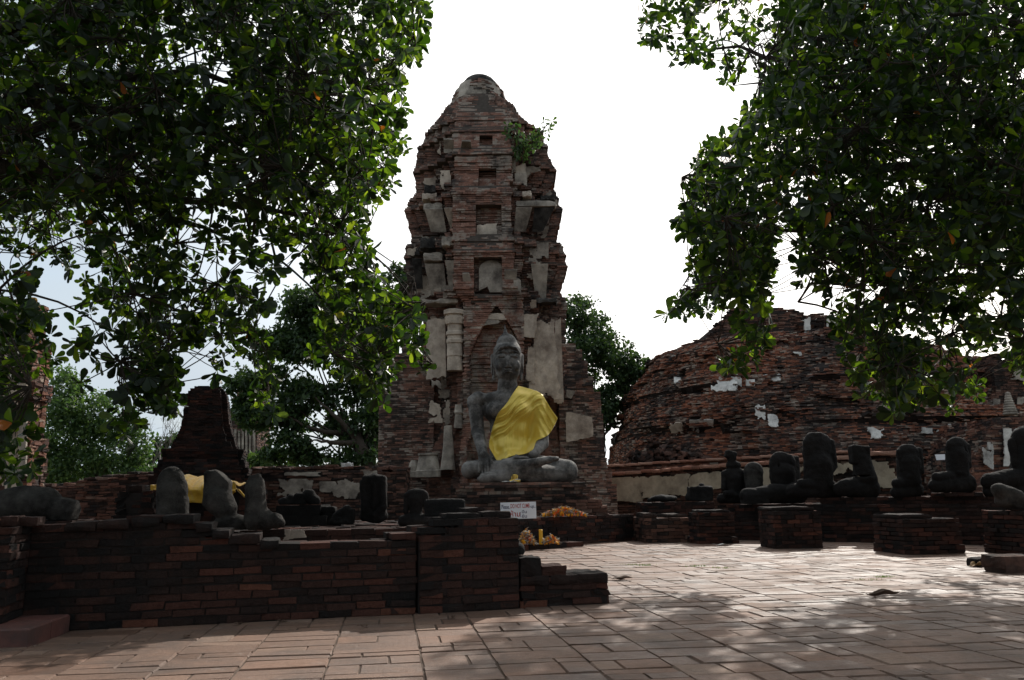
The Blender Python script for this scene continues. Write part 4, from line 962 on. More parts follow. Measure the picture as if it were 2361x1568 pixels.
# stucco pilaster with ring mouldings left of the niche, broken below
def mould(cx0,cx1,ys,Y,mm,nm,dep=.12,seed=0):
    """column of horizontal mouldings: ys = [(cy, widen)]"""
    P=[]
    for cy,wd in ys:
        a = corner2(cx0-wd,cy,Y-wd*.004); b = corner2(cx1+wd,cy,Y-wd*.004); P.append((a,b))
    nx=9; V=[];Q=[]
    for a,b in P:
        for k in range(nx+1):
            f=k/nx; p=a*(1-f)+b*f; p=p.copy(); p[1]-=dep*(1-abs(2*f-1)**4)*.7; V.append(p)
    V=np.array(V); V+= .012*snoise(V,3.,seed)[:,None]; n=len(P)
    for r in range(n-1):
        for k in range(nx):
            o=r*(nx+1)+k; Q.append([o,o+1,o+nx+2,o+nx+1])
    back=V+np.array((0,.25,0)); m=len(V); V=np.r_[V,back]
    for r in range(n-1):
        o=r*(nx+1); Q += [[o,o+nx+1,o+nx+1+m,o+m],[o+nx,o+nx+m,o+2*nx+1+m,o+2*nx+1]]
    for k in range(nx): Q += [[(n-1)*(nx+1)+k,(n-1)*(nx+1)+k+1,(n-1)*(nx+1)+k+1+m,(n-1)*(nx+1)+k+m],[k+1,k,k+m,k+1+m]]
    mesh_np(nm,V,Q,mat=mm,parent=troot2)
mould(455,545,[(520,4),(470,2),(432,0),(428,4),(350,0),(345,6),(325,6),(320,0),(300,0),(295,8),(278,8),(272,0),(232,0),(228,10),(205,14),(185,16),(180,10),(168,10),(165,22),(142,24),(138,10)],FB+.06,m_stucco,'pilaster',.1,2)
mould(500,550,[(880,6),(850,2),(800,0),(785,6),(770,2),(735,-2)],FB+.06,m_stucco_gr,'pilaster',.08,5)
mould(418,498,[(1142,6),(1080,0),(1000,-8),(930,-14),(868,-16)],FB-.05,m_stucco_gr,'pilaster',.08,6)
mould(262,400,[(1190,8),(1150,8),(1145,2),(1090,-8),(1058,-14),(1052,-8),(1040,-8)],FB+.0,m_stucco_gr,'base_moulding',.12,7)
mould(210,270,[(1190,4),(1158,4),(1154,0),(1120,-2),(1085,-14)],FB+.35,m_stucco_gr,'base_moulding',.1,8)
# small plaster remnants clinging to the flanks
R=random.Random(15)
for i in range(46):
    z=R.uniform(1.6,ZTOP-1.6); h_=hwf(z); sd_=R.choice((-1,1)); u_=R.uniform(.36,.92)*sd_
    x=cxf(z)+h_*u_; Y=YT-h_+.02+(.26 if abs(u_)<.55 else .62 if abs(u_)<.75 else .98); 
    w_=R.uniform(.08,.22); hh=R.uniform(.08,.30); p=lambda a,b,dy: (x+a*w_,Y+dy,z+b*hh)
    v,qd=patch(p(-1,-1,.03),p(1,-1,.03),p(-1,1,-.05),p(1,1,-.05),.05,i*1.9,10,12,1.,0,.2,.3,fine=1.2); mesh_np('stucco_panel',v,qd,mat=R.choice((m_stucco,m_stucco_gr,m_stucco_gr)),parent=troot2)
# side wings
def wing(nm,steps_,Yw,dep,seed):
    """steps_: (px0, px1, ytop) from the bottom up"""
    B=Bricks(seed); pr=[]; z0=0
    for i,(x0,x1,yt) in enumerate(steps_):
        z1 = at((x0+x1)/2,yt,Yw)[2]; a=at(x0,1000,Yw); b=at(x1,1000,Yw); n=max(1,int(round((z1-z0)/.054)))
        po = quad4(a,b,dep); B.ring(po,z0,z0+n*.054,.054,.24,.16,.009,jv=.005); pr.append((offset_poly([np.array(p) for p in po],-.03),z0,z0+n*.054-.01))
        for j in range(int(dep/.15)):
            for k in range(int((b-a)[0]/.25)): B.add((a[0]+.125+k*.25,Yw+.08+j*.15,z0+n*.054-.03),(1,0),(.118,.07,.03),None,0,.006)
        z0 += n*.054
    v,qd,mi_,r_=B.arrays(); ps=[(v,qd,None,mi_,r_)]
    for p_,a_,b_ in pr: v,qd,tt=prism(p_,a_,b_); ps.append((v,qd,tt,1,.5))
    V_,Q_,T_,m_,r_=join(ps); mesh_np(nm,V_,Q_,T_,[m_brick,m_mortar],troot2,m_,r_)
wing('left_wing',[(872,1000,890),(874,990,862),(893,990,830),(900,985,815),(922,985,790)],YT-1.15,2.2,81)
wing('right_wing',[(1290,1398,1056),(1290,1392,952),(1290,1388,905),(1290,1372,868),(1290,1360,830),(1290,1348,806),(1290,1333,790)],YT-1.15,2.2,82)
wing('right_wing',[(1300,1418,1118),(1300,1408,1085)],YT-1.6,.6,84)
# ------------------------------------------------------------------ the great ruined stupa on the right
YS = 33.
sroot = thing('ruined_stupa','huge crumbling brick stupa mound filling the right background','stupa',(at(1870,1100,YS)[0],YS,0))
CXs = at(1870,1000,YS)[0]
def zy(y,x=1700,Y=YS): return at(x,y,Y)[2]
Lp = [(1140,1400),(1060,1408),(1003,1416),(975,1440),(945,1468),(915,1478),(882,1487),(850,1512),(836,1535),(822,1580),(814,1615),(803,1625),(800,1627)]
Rp = [(1140,2440),(1060,2440),(1000,2400),(950,2340),(909,2282),(888,2212),(852,2117),(830,2060),(815,2020),(803,1992),(800,1990)]
lz = np.array([zy(y) for y,_ in Lp]); lr = np.array([CXs-at(x,y,YS-1.)[0] for y,x in Lp]); rz = np.array([zy(y) for y,_ in Rp]); rr = np.array([at(x,y,YS-1.)[0]-CXs for y,x in Rp])
ZS = lz.max()
def srad(th_,z):
    a = np.cos(th_); fl = (1-a)/2; z = np.asarray(z,float); zq = np.floor(z/.62+.25*np.sin(th_*3))*.62+.05
    r = fl*(.4*np.interp(z,lz,lr)+.6*np.interp(zq,lz,lr))+(1-fl)*(.4*np.interp(z,rz,rr)+.6*np.interp(zq,rz,rr)) + .42*np.clip((z-3.6)/1.2,0,1)*fl
    P = np.stack([np.cos(th_)*5,np.sin(th_)*5,np.broadcast_to(z,np.shape(th_))],-1)
    n = .30*snoise(P,.28,2)+.12*snoise(P,1.1,5); 
    band = .15*(np.sin(z*4.1)>.72)-.05
    n = n + .36*np.round(snoise(P,.55,11)*1.8)/1.8*(z>3.)
    return r + n + band*(np.abs(np.sin(th_*1.5))>.2)
B = Bricks(91); ch=.05
for k in range(int(ZS/ch)):
    z=k*ch; th_=math.radians(172)+B.rng.random()*.01
    th_list=[]; 
    while th_ < math.radians(372):
        l=B.rng.uniform(.15,.24); r=float(srad(np.array(th_),z+ch/2)); dth=l/max(r,2); th_list.append((th_+dth/2,l,r)); th_+=dth
    base=B.rng.gauss(0,.018)
    for a,l,r in th_list:
        x=math.cos(a); y=math.sin(a); jit=-abs(B.rng.gauss(0,.022)); 
        if snoise(np.array([[x*5,y*5,z]]),1.7,3)[0] > .62: jit -= B.rng.uniform(.02,.1)
        if y > .35: continue
        hd=.14 if z<ZS-1.6 else .34; B.add((CXs+x*(r+base+jit-hd),YS+y*(r+base+jit-hd),z+ch/2),(-y,x),(l/2-.004,hd,ch/2-.0045),None,0,.005)
v,qd,mi_,r_=B.arrays()
zs_=np.arange(0,ZS+.01,.17); tt_=np.linspace(0,2*math.pi,200,endpoint=False)
V=[]
for z in zs_:
    r=srad(tt_,np.minimum(z+.04,ZS))-.10; V.append(np.c_[CXs+np.cos(tt_)*r,YS+np.sin(tt_)*r,np.full(200,z)])
V=np.concatenate(V); n_=len(zs_); i=np.arange(n_-1)[:,None]*200; j=np.arange(200)[None]; k=(j+1)%200
Qc=np.stack([i+j,i+k,i+200+k,i+200+j],-1).reshape(-1,4); V=np.r_[V,[[CXs,YS,ZS]]]
Tc=[[(n_-1)*200+a,(n_-1)*200+(a+1)%200,len(V)-1] for a in range(200)]
V_,Q_,T_,m_,r_=join([(v,qd,None,mi_,r_),(V,Qc,Tc,1,.5)])
mesh_np('brick_mound',V_,Q_,T_,[m_mound,m_mortar_dk],sroot,m_,r_)
# upper block with its window niche
YU=29.6; tops=[(1624,806),(1634,772),(1650,742),(1668,730),(1690,712),(1720,706),(1775,704),(1800,708),(1845,714),(1862,726),(1905,722),(1930,726),(1960,738),(2000,752),(2040,800)]
ux=[at(x,y,YU)[0] for x,y in tops]; uz=[at(x,y,YU)[2] for x,y in tops]
w0=at(1842,798,YU); w1=at(1906,740,YU)
B=Bricks(92); po=quad4((ux[0],YU),(ux[-1],YU),6.); zb=zy(832,1700,YU)
def ush(x,y,z):
    if y<YU+.3 and w0[0]<x<w1[0] and w0[2]<z+.04<w1[2]: return -.55
    return .10*snoise(np.array([[x,y,z]]),.7,8)[0]-.05
B.ring(po,zb,zb+3.4,.066,.26,.16,.02,lambda x,y: np.interp(x,ux,uz)-.0+.08*snoise(np.array([[x*3,y,0]]),1.,3)[0],ush,jv=.010)
v,qd,mi_,r_=B.arrays(); ps=[(v,qd,None,mi_,r_)]
xs=np.linspace(ux[0]+.05,ux[-1]-.05,40)
for x0,x1 in zip(xs,xs[1:]):
    y0=YU+.12+(.6 if w0[0]-.1<(x0+x1)/2<w1[0]+.1 else 0); v,qd,tt=prism([(x0,y0),(x1,y0),(x1,YU+5.8),(x0,YU+5.8)],zb-.4,min(np.interp(x0,ux,uz),np.interp(x1,ux,uz))-.12); ps.append((v,qd,tt,1,.5))
V_,Q_,T_,m_,r_=join(ps); mesh_np('upper_block',V_,Q_,T_,[m_mid,m_mortar_dk],sroot,m_,r_)
for i,(x0,x1,y0,y1,mm) in enumerate(((1853,1868,730,790,m_white),(1905,1927,735,798,m_white),(1640,1720,795,806,m_white))):
    v,qd=patch(at(x0,y1,YU-.08),at(x1,y1,YU-.08),at(x0,y0,YU-.08),at(x1,y0,YU-.08),.12,i*3.7,10,24,.9); mesh_np('plaster_remnant',v,qd,mat=mm,parent=sroot)
for i in range(9):
    p=at(1884+(i%3)*15+(i//3)*3,804+(i//3)*10,YU-.3); v,qd=rough_block(p,0.,(.11,.16,.07),i*1.7,.015); mesh_np('plastered_brick',v,qd,mat=m_white,parent=sroot)
# white plaster remnants on the mound, following its face
def on_mound(px,py):
    lo_,hi_=14.,YS
    for _ in range(40):
        Y=(lo_+hi_)/2; p=at(px,py,Y); d=np.array((p[0]-CXs,p[1]-YS)); r=np.hypot(*d)
        if r>srad(np.array(math.atan2(d[1],d[0])),p[2]): lo_=Y
        else: hi_=Y
    return at(px,py,lo_-.04)
for i,(x0,x1,y0,y1,mm) in enumerate(((1640,1700,862,905,m_white),(1655,1710,868,895,m_white),(1735,1765,932,968,m_white),(1770,1795,955,985,m_white),(1540,1580,974,1004,m_stucco),(1590,1645,968,985,m_white),(1596,1612,984,998,m_white),(1555,1570,870,885,m_white),(1720,1740,875,890,m_white),(1745,1800,862,880,m_white),(2000,2045,986,1012,m_white),(2120,2165,985,1000,m_white),(2180,2215,978,992,m_white),(1580,1610,1050,1062,m_white),(1820,1850,812,822,m_white))):
    c_=[on_mound(x0,y1),on_mound(x1,y1),on_mound(x0,y0),on_mound(x1,y0)]
    v,qd=patch(*c_,.08,i*5.3,22,16,1. if i not in (5,7,8) else .0,0,.35 if i not in (5,7,8) else 0,.3); mesh_np('plaster_remnant',v,qd,mat=mm,parent=sroot)

# ------------------------------------------------------------------ long enclosure wall right of the tower
eroot=thing('enclosure_wall','long low brick wall with orange copings and old stucco, right of the tower','wall',(*((at(1390,1100,24.)+at(2066,1050,19.))[:2]/2),0))
A0,A1=at(1388,1096,24.),at(2068,1047,19.)
def slope_wall(nm,A0,A1,dep,mats,seed,z0=0.):
    d=(A1-A0)[:2]; l=np.hypot(*d); u=d/l; nrm=np.array((u[1],-u[0])); B=Bricks(seed); ch=.066; n=int(l/.27)
    rows=int((max(A0[2],A1[2])-z0)/ch)
    for k in range(rows):
        B.edge(A0,A1,z0+k*ch,ch,.27,.2,.014,k%2,lambda x,y,zz: zz+ch*.4<A0[2]+(A1[2]-A0[2])*(((x-A0[0])*d[0]+(y-A0[1])*d[1])/l/l),None,.008)
    v,qd,mi_,r_=B.arrays(); zm=min(A0[2],A1[2]); p0=A0[:2]-nrm*.05; p1=A1[:2]-nrm*.05
    V=[];f=[]
    P=[p0,p1,p1-nrm*dep,p0-nrm*dep]; zt2=[A0[2],A1[2],A1[2],A0[2]]
    V=[(*p,z0) for p in P]+[(*p,zz-.05) for p,zz in zip(P,zt2)]
    V_,Q_,T_,m_,r_=join([(v,qd,None,mi_,r_),(V,[[0,1,5,4],[1,2,6,5],[2,3,7,6],[3,0,4,7],[4,5,6,7]],None,1,.5)])
    return mesh_np(nm,V_,Q_,T_,mats,eroot,m_,r_),u,nrm,l
_,u,nrm,l=slope_wall('wall_face',A0,A1,1.5,[m_mid,m_mortar_dk],101)
def coping(A0,A1,u,nrm,l,nm,seed,th=.05,mats=None):
    R=random.Random(seed); ps=[]; x=0
    while x<l:
        s=min(R.uniform(.28,.6),l-x); f=(x+s/2)/l; p=A0+(A1-A0)*f
        v,qd=rough_block((p[0]+nrm[0]*-.2,p[1]-nrm[1]*.2,p[2]+th*.5+R.gauss(0,.008)),math.atan2(u[1],u[0]),(s/2,.27+R.uniform(0,.03),th),R.random()*9,.012,4); ps.append((v,qd,None,0,R.uniform(.45,1))); x+=s
    V_,Q_,T_,m_,r_=join(ps); mesh_np(nm,V_,Q_,T_,[m_coping],eroot,m_,r_)
coping(A0,A1,u,nrm,l,'coping',1)
for i,(f0,f1,d0,d1) in enumerate(((.02,.17,.10,.85),(.16,.34,.12,.75),(.33,.52,.12,.6),(.52,.78,.10,.85),(.76,1.,.08,.85))):
    pt=lambda f,dz: A0+(A1-A0)*f+np.array((nrm[0]*.03,nrm[1]*.03,-dz))
    v,qd=patch(pt(f0,d1),pt(f1,d1),pt(f0,d0),pt(f1,d0),.06,i*2.9+4,40,22,.75,0,.12 if i!=2 else .5,.16); mesh_np('stucco_panel',v,qd,mat=m_beige,parent=eroot)
B0,B1=at(1400,1076,26.),at(2010,1040,22.5)
_,u2,n2,l2=slope_wall('upper_tier',B0,B1,2.,[m_orange,m_mortar_dk],102); coping(B0,B1,u2,n2,l2,'coping',2,.04)
# heap of broken brick against the mound foot
R=random.Random(8); ps=[]
for i in range(260):
    f=R.random(); x=1470+f*150+R.gauss(0,14); y=1062-abs(R.gauss(0,18))*(1-abs(f-.45)*1.4); p=at(x,y,26.6+R.random()*.8)
    v,qd=rough_block(p,R.random()*3,(.14,.09,.05),R.random()*9,.02,3,(R.gauss(0,.4),R.gauss(0,.4))); ps.append((v,qd,None,0,R.random()*.7))
V_,Q_,T_,m_,r_=join(ps); tag(mesh_np('brick_rubble',V_,Q_,T_,[m_mid],None,m_,r_),'heap of fallen brick rubble at the foot of the great stupa','rubble',kind='stuff')

# ------------------------------------------------------------------ ruins at the far right
def tower_box(name,label,cat,x0,x1,Y,steps_,dep,mats,seed,lab=True):
    rt_=thing(name,label,cat,(at((x0+x1)/2,1000,Y)[0],Y+dep/2,0)); z0=0; B=Bricks(seed); pr=[]
    for xa,xb,yt in steps_:
        z1=at((xa+xb)/2,yt,Y)[2]; n=max(1,int(round((z1-z0)/.066))); po=quad4(at(xa,1000,Y),at(xb,1000,Y),dep)
        B.ring(po,z0,z0+n*.066,.066,.26,.16,.016,jv=.009); pr.append((offset_poly([np.array(p) for p in po],-.03),z0,z0+n*.066)); z0+=n*.066
    v,qd,mi_,r_=B.arrays(); ps=[(v,qd,None,mi_,r_)]
    for p_,a_,b_ in pr: v,qd,tt=prism(p_,a_,b_); ps.append((v,qd,tt,1,.5))
    V_,Q_,T_,m_,r_=join(ps); mesh_np('brick_body',V_,Q_,T_,mats,rt_,m_,r_); return rt_
fr=tower_box('ruined_tower','brown brick tower stump rising at the far right edge beside a ringed spire','tower',2285,2460,25.,[(2262,2460,965),(2284,2460,925),(2296,2460,905),(2309,2460,860),(2312,2455,828),(2318,2450,815)],2.6,[m_mid,m_mortar_dk],111)
for i,(x0,x1,y0,y1) in enumerate(((2288,2306,918,950),(2344,2361,915,955),(2330,2400,840,880))):
    v,qd=patch(at(x0,y1,24.9),at(x1,y1,24.9),at(x0,y0,24.9),at(x1,y0,24.9),.06,i*3.1,12,16,1.); mesh_np('stucco_panel',v,qd,mat=m_stucco_gr,parent=fr)
Yp=23.5; base=at(2330,957,Yp); s_=Yp/F; prof_=[(.001,0)]
for k in range(9):
    r=(15.5-k*1.25)*s_; z=k*5.8*s_; prof_+=[(r*.86,z),(r,z+1.6*s_),(r,z+4.2*s_),(r*.86,z+5.7*s_)]
prof_+=[(.3*s_,54*s_)]
v,qd,tt=lathe(base,prof_,28,.02,2); tag(mesh_np('ringed_spire',v,qd,tt,m_stucco_gr,smooth=False),'small pale ringed stucco spire standing on a ledge at the far right','spire')
rw=tower_box('ruined_wall','ruined brick wall with peeling white stucco behind the last headless statue','wall',2240,2450,21.,[(2236,2450,1062),(2244,2450,1040),(2252,2450,1022),(2262,2450,1004),(2290,2450,985),(2300,2450,962)],2.6,[m_orange,m_mortar_dk],112)
for i,(x0,x1,y0,y1) in enumerate(((2263,2290,1018,1082),(2314,2348,988,1075),(2340,2390,1000,1060))):
    v,qd=patch(at(x0,y1,20.9),at(x1,y1,20.9),at(x0,y0,20.9),at(x1,y0,20.9),.06,i*3.9,16,26,1.,0,.25,.2); mesh_np('stucco_panel',v,qd,mat=m_white,parent=rw)
# ------------------------------------------------------------------ left courtyard: bench, statues, altar, chedi, back wall
ba,bb=at(-60,1240,8.9),at(962,1219,9.6); zb_=at(800,1219,9.5)[2]
brick_block('brick_bench','long dark brick bench carrying broken statues behind the foreground wall','bench',ba,bb,3.2,zb_,MD,seed=121,ch=.075)
bu=(bb-ba)[:2]; bu/=np.hypot(*bu)
v,qd=patch(at(650,1247,9.2),at(760,1240,9.3),at(650,1222,9.2),at(760,1220,9.3),.03,3.,30,10,.8,0,.4,.2); 
o=mesh_np('whitewash_remnant',v,qd,mat=m_stucco_gr); tag(o,'streaked whitewash remnant on the face of the dark bench','plaster')
GL='broken stone statues behind the foreground wall'
statue('reclining_torso','great smooth boulder-like torso lying at the left end of the wall',84,1200,7.7,
  [('s',(-60,0,44),(20,0,44),34,36,10),('s',(0,0,44),(62,0,28),36,26,12),('b',(72,0,26),(22,22,27),6,0.,.2,8),('-','b',(112,0,30),(16,60,60),2,0.,-.38,3),('e',(-30,0,52),(66,30,32),12)],mat=m_stone_gr,group=GL,h=.02,zfix=at(84,1200,7.7)[2]-.02)
brick_block('stone_support','dark stone block under the boulder-like torso','block',at(-40,1215,7.45),at(165,1210,7.6),.7,at(84,1200,7.7)[2],MD,seed=122,L=.5,ch=.11)
statue('headless_statue','rounded arch-shaped headless torso standing in front of the yellow cloth',397,1240,9.3,
  [('s',(0,0,10),(0,0,90),33,34,6),('e',(-2,0,112),(32,24,36),10),('b',(0,0,40),(34,20,42),14,6),('e',(16,0,90),(20,20,34),8)],mat=m_stone_gr,group=GL,zfix=zb_,h=.014)
statue('headless_statue','headless torso with a straight vertical left edge, on a low rounded base',508,1242,9.2,
  [('b',(-6,0,96),(30,18,42),8,4),('s',(-4,0,70),(10,0,50),34,28,8),('e',(-12,0,118),(26,18,22),8),('-','b',(40,0,140),(30,50,30),2,0.,.75,8),('e',(26,0,14),(44,30,26),6),('-','b',(-52,0,100),(14,40,60),1,0.,0.,2)],mat=m_stone_gr,group=GL,zfix=zb_,h=.014)
statue('seated_statue','slender seated statue missing its head, its knees jutting to the right',600,1240,9.1,
  [('s',(-10,0,50),(-10,0,96),25,21,8),('e',(-11,0,108),(21,16,18),8),('b',(-12,0,122),(13,11,7),4,0.,-.3,4),('s',(-6,0,24),(34,0,22),26,18,10),('e',(-4,0,26),(34,26,30),8),('s',(30,-4,26),(48,-6,18),14,10,6),('s',(-26,-6,100),(-24,-10,50),8,8,5)],mat=m_stone_gr,group=GL,zfix=zb_,h=.013)
# stepped pedestal with fragments
Yq=10.6; f0=thing('stepped_pedestal','two-step stone pedestal piled with broken statue pieces','pedestal',(at(690,1225,Yq)[0],Yq,0))
z1=at(690,1190,Yq)[2]; z2=at(690,1166,Yq)[2]
brick_block('lower_step',None,None,at(632,1200,Yq),at(752,1200,Yq),.8,z1,[m_stone,m_mortar_dk],seed=131,parent=f0,z0=0.,ch=.13,L=.6)
brick_block('upper_step',None,None,at(634,1200,Yq+.08),at(738,1200,Yq+.08),.6,z2,[m_stone,m_mortar_dk],seed=132,parent=f0,z0=z1,ch=.13,L=.6)
GFr='broken statue fragments on the stepped pedestal'
for nm_,lb_,x,z_,pr in (('stone_fragment','wedge-shaped dark fragment at the left end of the stepped pedestal',662,z2,[('e',(0,0,9),(22,14,11),4),('e',(10,0,14),(11,10,12),4)]),
  ('stone_fragment','rounded arch-topped fragment standing upright on the stepped pedestal',692,z2,[('b',(0,0,14),(14,11,15),8,4)]),
  ('stone_fragment','leaning curved fragment behind the arch-topped one on the pedestal',716,z2,[('s',(-8,6,20),(10,6,10),15,12,5),('e',(-4,6,24),(14,10,12),4)])):
    statue(nm_,lb_,x,1166,Yq+.35,pr,mat=m_stone,group=GFr,zfix=z_,h=.012)
statue('capital_stone','flat-topped dark capital right of the stepped pedestal',758,1215,Yq+.2,[('b',(0,0,44),(19,13,7),5,3),('s',(0,0,14),(0,0,36),22,14,5),('b',(4,0,8),(30,16,10),4,4)],cat='stone',zfix=z1-.18,h=.013)
statue('stone_fragment','dark fragment with a carved top lying before the back wall',786,1218,Yq,[('e',(0,0,10),(26,16,12),4),('s',(-10,0,20),(14,0,34),10,12,5),('b',(18,0,20),(14,12,18),4,4),('-','s',(-30,-16,8),(10,-18,14),4,4,3)],group=None,cat='stone',zfix=zb_,h=.012)
statue('headless_statue','thick armless block of a torso with two carved arms, leaning before the tower base',863,1226,10.8,
  [('b',(0,0,60),(29,18,52),8,6),('e',(0,0,92),(31,18,24),8),('s',(-24,-12,96),(-20,-14,34),8,7,4),('s',(22,-12,96),(24,-16,40),9,8,4),('s',(24,-16,40),(4,-20,22),8,6,4),('s',(4,-17,90),(2,-18,40),5,6,4),('e',(6,-2,20),(26,18,18),8)],mat=m_stone,group=GL,zfix=zb_,h=.013)
statue('headless_statue','small cross-legged headless statue beside the long flat stone',958,1222,9.7,
  [('s',(-26,-4,14),(26,-4,14),14,14,6),('e',(0,0,16),(36,22,18),6),('s',(2,0,30),(2,0,62),15,19,6),('e',(2,0,74),(27,14,14),8),('s',(-20,0,72),(-22,-4,36),7,6,4),('s',(24,0,72),(27,-4,36),7,6,4)],mat=m_stone,group=GL,zfix=zb_,h=.013)
statue('flat_stone','long flat rounded stone lying behind the top of the pillar stub',1026,1196,7.6,[('b',(0,0,22),(47,16,23),8,5)],mat=m_stone,cat='stone',zfix=at(1026,1196,7.6)[2],h=.014)
brick_block('stone_support','dark block hidden behind the pillar stub, under the long flat stone','block',at(985,1215,7.4),at(1075,1213,7.45),.5,at(1026,1196,7.6)[2],MD,seed=123,L=.4,ch=.1)

# brick stack and altar with a yellow cloth
YA=12.2
sa_,sb_=at(262,1190,YA),at(352,1190,YA)
brick_block('brick_stack','crooked stack of dark bricks left of the yellow cloth','stack',sa_,sb_,.6,at(300,1134,YA)[2],MD,seed=141,ch=.085,jit=.03,jv=.014)
for i,(x,hw_,y) in enumerate(((318,18,1127),)):
    p=at(x,y,YA+.25); v,qd=rough_block(p,.1,(hw_*YA/F,.18,.055),i+2.,.012); tag(mesh_np('loose_brick',v,qd,mat=m_dark,rnd=np.full(len(v),.3)),'loose brick lying on top of the crooked stack','brick')
YL=13.2; a,b=at(366,1170,YL),at(572,1170,YL); za=at(460,1128,YL)[2]
brick_block('brick_altar','dark brick altar draped with a yellow cloth before the black chedi','altar',a,b,1.0,za,MD,seed=142,ch=.09,jit=.02)
t=NT('yellow_cloth'); cc=t.mix(t.ramp(t.noise(9,4),[(.35,0.),(.7,.5)]),(.55,.29,.015),(.68,.43,.04)); t.bsdf(cc,.6,t.bump(t.noise(14,5,.6,stretch=(.35,1,1)),.7,.03),.3,**{'Sheen Weight':.3}); m_yel=t.m
# cloth: over the top and down the front, with wrinkles
xs=np.linspace(at(350,1130,YL)[0],at(545,1130,YL)[0],70); pth=[(.75,.18),(.5,.175),(.25,.13),(.0,.05),(-.05,.02),(-.07,-.1),(-.075,-.17),(-.08,-.27)]
pv=[]
for i,x in enumerate(xs):
    f=i/69
    for j,(dy,dz) in enumerate(np.array([[np.interp(s,np.arange(8),[p[k] for p in pth]) for k in (0,1)] for s in np.linspace(0,7,30)])):
        hang = 1.0 if f<.84 else max(.25,1-(f-.84)*5)
        low = dz if dz>=0 else dz*hang*(1.25 if f<.08 else .95+.1*math.sin(f*9))
        low = low if dz<0 else .05+(low-.05)*min(1,max(0,(1-f)/.26))*min(1,.45+f*5)
        wr=.012*math.sin(x*24+dy*9)+.010*math.sin(x*51+dz*22)+.014*math.sin(dz*26+x*5)
        pv.append((x+(.12*(f-.84)*3*(-dz) if f>.84 else 0),YL+dy+wr*(dz<0)*1.2-.01,za+low+wr*(dz>0)*1.3+.012+.035*math.sin(f*7)*(dz>0)))
I=np.arange(70*30).reshape(70,30); Qd=np.stack([I[:-1,:-1],I[:-1,1:],I[1:,1:],I[1:,:-1]],-1).reshape(-1,4)
ycl=mesh_np('altar_cloth',pv,Qd,mat=m_yel,smooth=True); tag(ycl,'wrinkled yellow cloth draped over the brick altar','cloth'); sd=ycl.modifiers.new('thick','SOLIDIFY'); sd.thickness=.008
# hanging corners
for nm_,lb_,pts in (('cloth_end','narrow end of yellow cloth hanging down the left side of the altar',[(352,1128),(366,1124),(358,1170),(372,1168)]),('cloth_end','trailing yellow cloth end on the right corner of the altar',[(540,1122),(552,1130),(564,1146),(575,1152)])):
    v=[];n_=12
    for i in range(n_+1):
        for j in range(7):
            f,g_=i/n_,j/6; p=(np.array(pts[0])*(1-g_)+np.array(pts[1])*g_)*(1-f)+(np.array(pts[2])*(1-g_)+np.array(pts[3])*g_)*f
            w_=at(p[0],p[1],YL-.13+.03*math.sin(g_*7+f*4)); v.append(w_)
    I=np.arange((n_+1)*7).reshape(n_+1,7); o=mesh_np(nm_,v,np.stack([I[:-1,:-1],I[:-1,1:],I[1:,1:],I[1:,:-1]],-1).reshape(-1,4),mat=m_yel,smooth=True); tag(o,lb_,'cloth'); sd=o.modifiers.new('thick','SOLIDIFY'); sd.thickness=.012

# black chedi
YH=16.4; croot=thing('brick_chedi','black weathered brick chedi with a stepped base behind the yellow cloth','chedi',(at(475,1100,YH)[0],YH+.9,0))
tiers=[(345,598,1150),(352,590,1120),(362,583,1096),(372,580,1072),(386,572,1052),(382,570,1040),(398,556,1025),(410,544,1008),(418,538,996)]
bell=[(424,534,985),(428,532,960),(432,528,930),(436,526,912),(444,518,900),(456,508,893)]
B=Bricks(151); pr=[]; rot=math.radians(15); KZ=[];KH=[];KX=[]
for l_,r_x,yt in [(345,598,1160),(345,598,1122),(356,592,1121),(356,590,1098),(366,582,1097),(364,584,1080),(372,576,1079),(376,574,1062),(384,568,1061),(380,572,1042),(398,556,1040),(404,550,1024),(410,545,1010),(416,540,998),(421,535,980),(425,532,955),(429,530,930),(433,527,912),(438,522,904),(446,516,898),(457,507,893)]:
    KZ.append(at((l_+r_x)/2,yt,YH+.9)[2]); KH.append((at(r_x,yt,YH+.9)[0]-at(l_,yt,YH+.9)[0])/2/(math.cos(rot)+abs(math.sin(rot))*.8)); KX.append(at((l_+r_x)/2,yt,YH+.9)[0])
n=int(KZ[-1]/.056)
for k in range(n):
    z0=k*.056; hh=1.05*np.interp(z0+.028,KZ,KH); cxx=np.interp(z0,KZ,KX); kk=(.26 if z0>KZ[11] else .13)*hh
    O=[(hh,-hh+kk),(hh,hh-kk),(hh-kk,hh-kk),(hh-kk,hh),(-hh+kk,hh),(-hh+kk,hh-kk),(-hh,hh-kk),(-hh,-hh+kk),(-hh+kk,-hh+kk),(-hh+kk,-hh),(hh-kk,-hh),(hh-kk,-hh+kk)]
    O=[np.array((cxx+x*math.cos(rot)-y*math.sin(rot),YH+.9+x*math.sin(rot)+y*math.cos(rot))) for x,y in O]
    for i in range(len(O)): B.edge(O[i],O[(i+1)%len(O)],z0,.056,.24,.17,.005,k%2,None,lambda x,y,z:-.03*max(0,snoise(np.array([[x,y,z]]),2.6,4)[0]),.005,.006)
    pr.append((offset_poly(O,-.03),z0,z0+.054))
v,qd,mi_,r_=B.arrays(); ps=[(v,qd,None,mi_,r_)]
for p_,a_,b_ in pr: v,qd,tt=prism(p_,a_,b_); ps.append((v,qd,tt,1,.5))
V_,Q_,T_,m_,r_=join(ps); mesh_np('brick_body',V_,Q_,T_,[m_black,m_mortar_dk],croot,m_,r_)

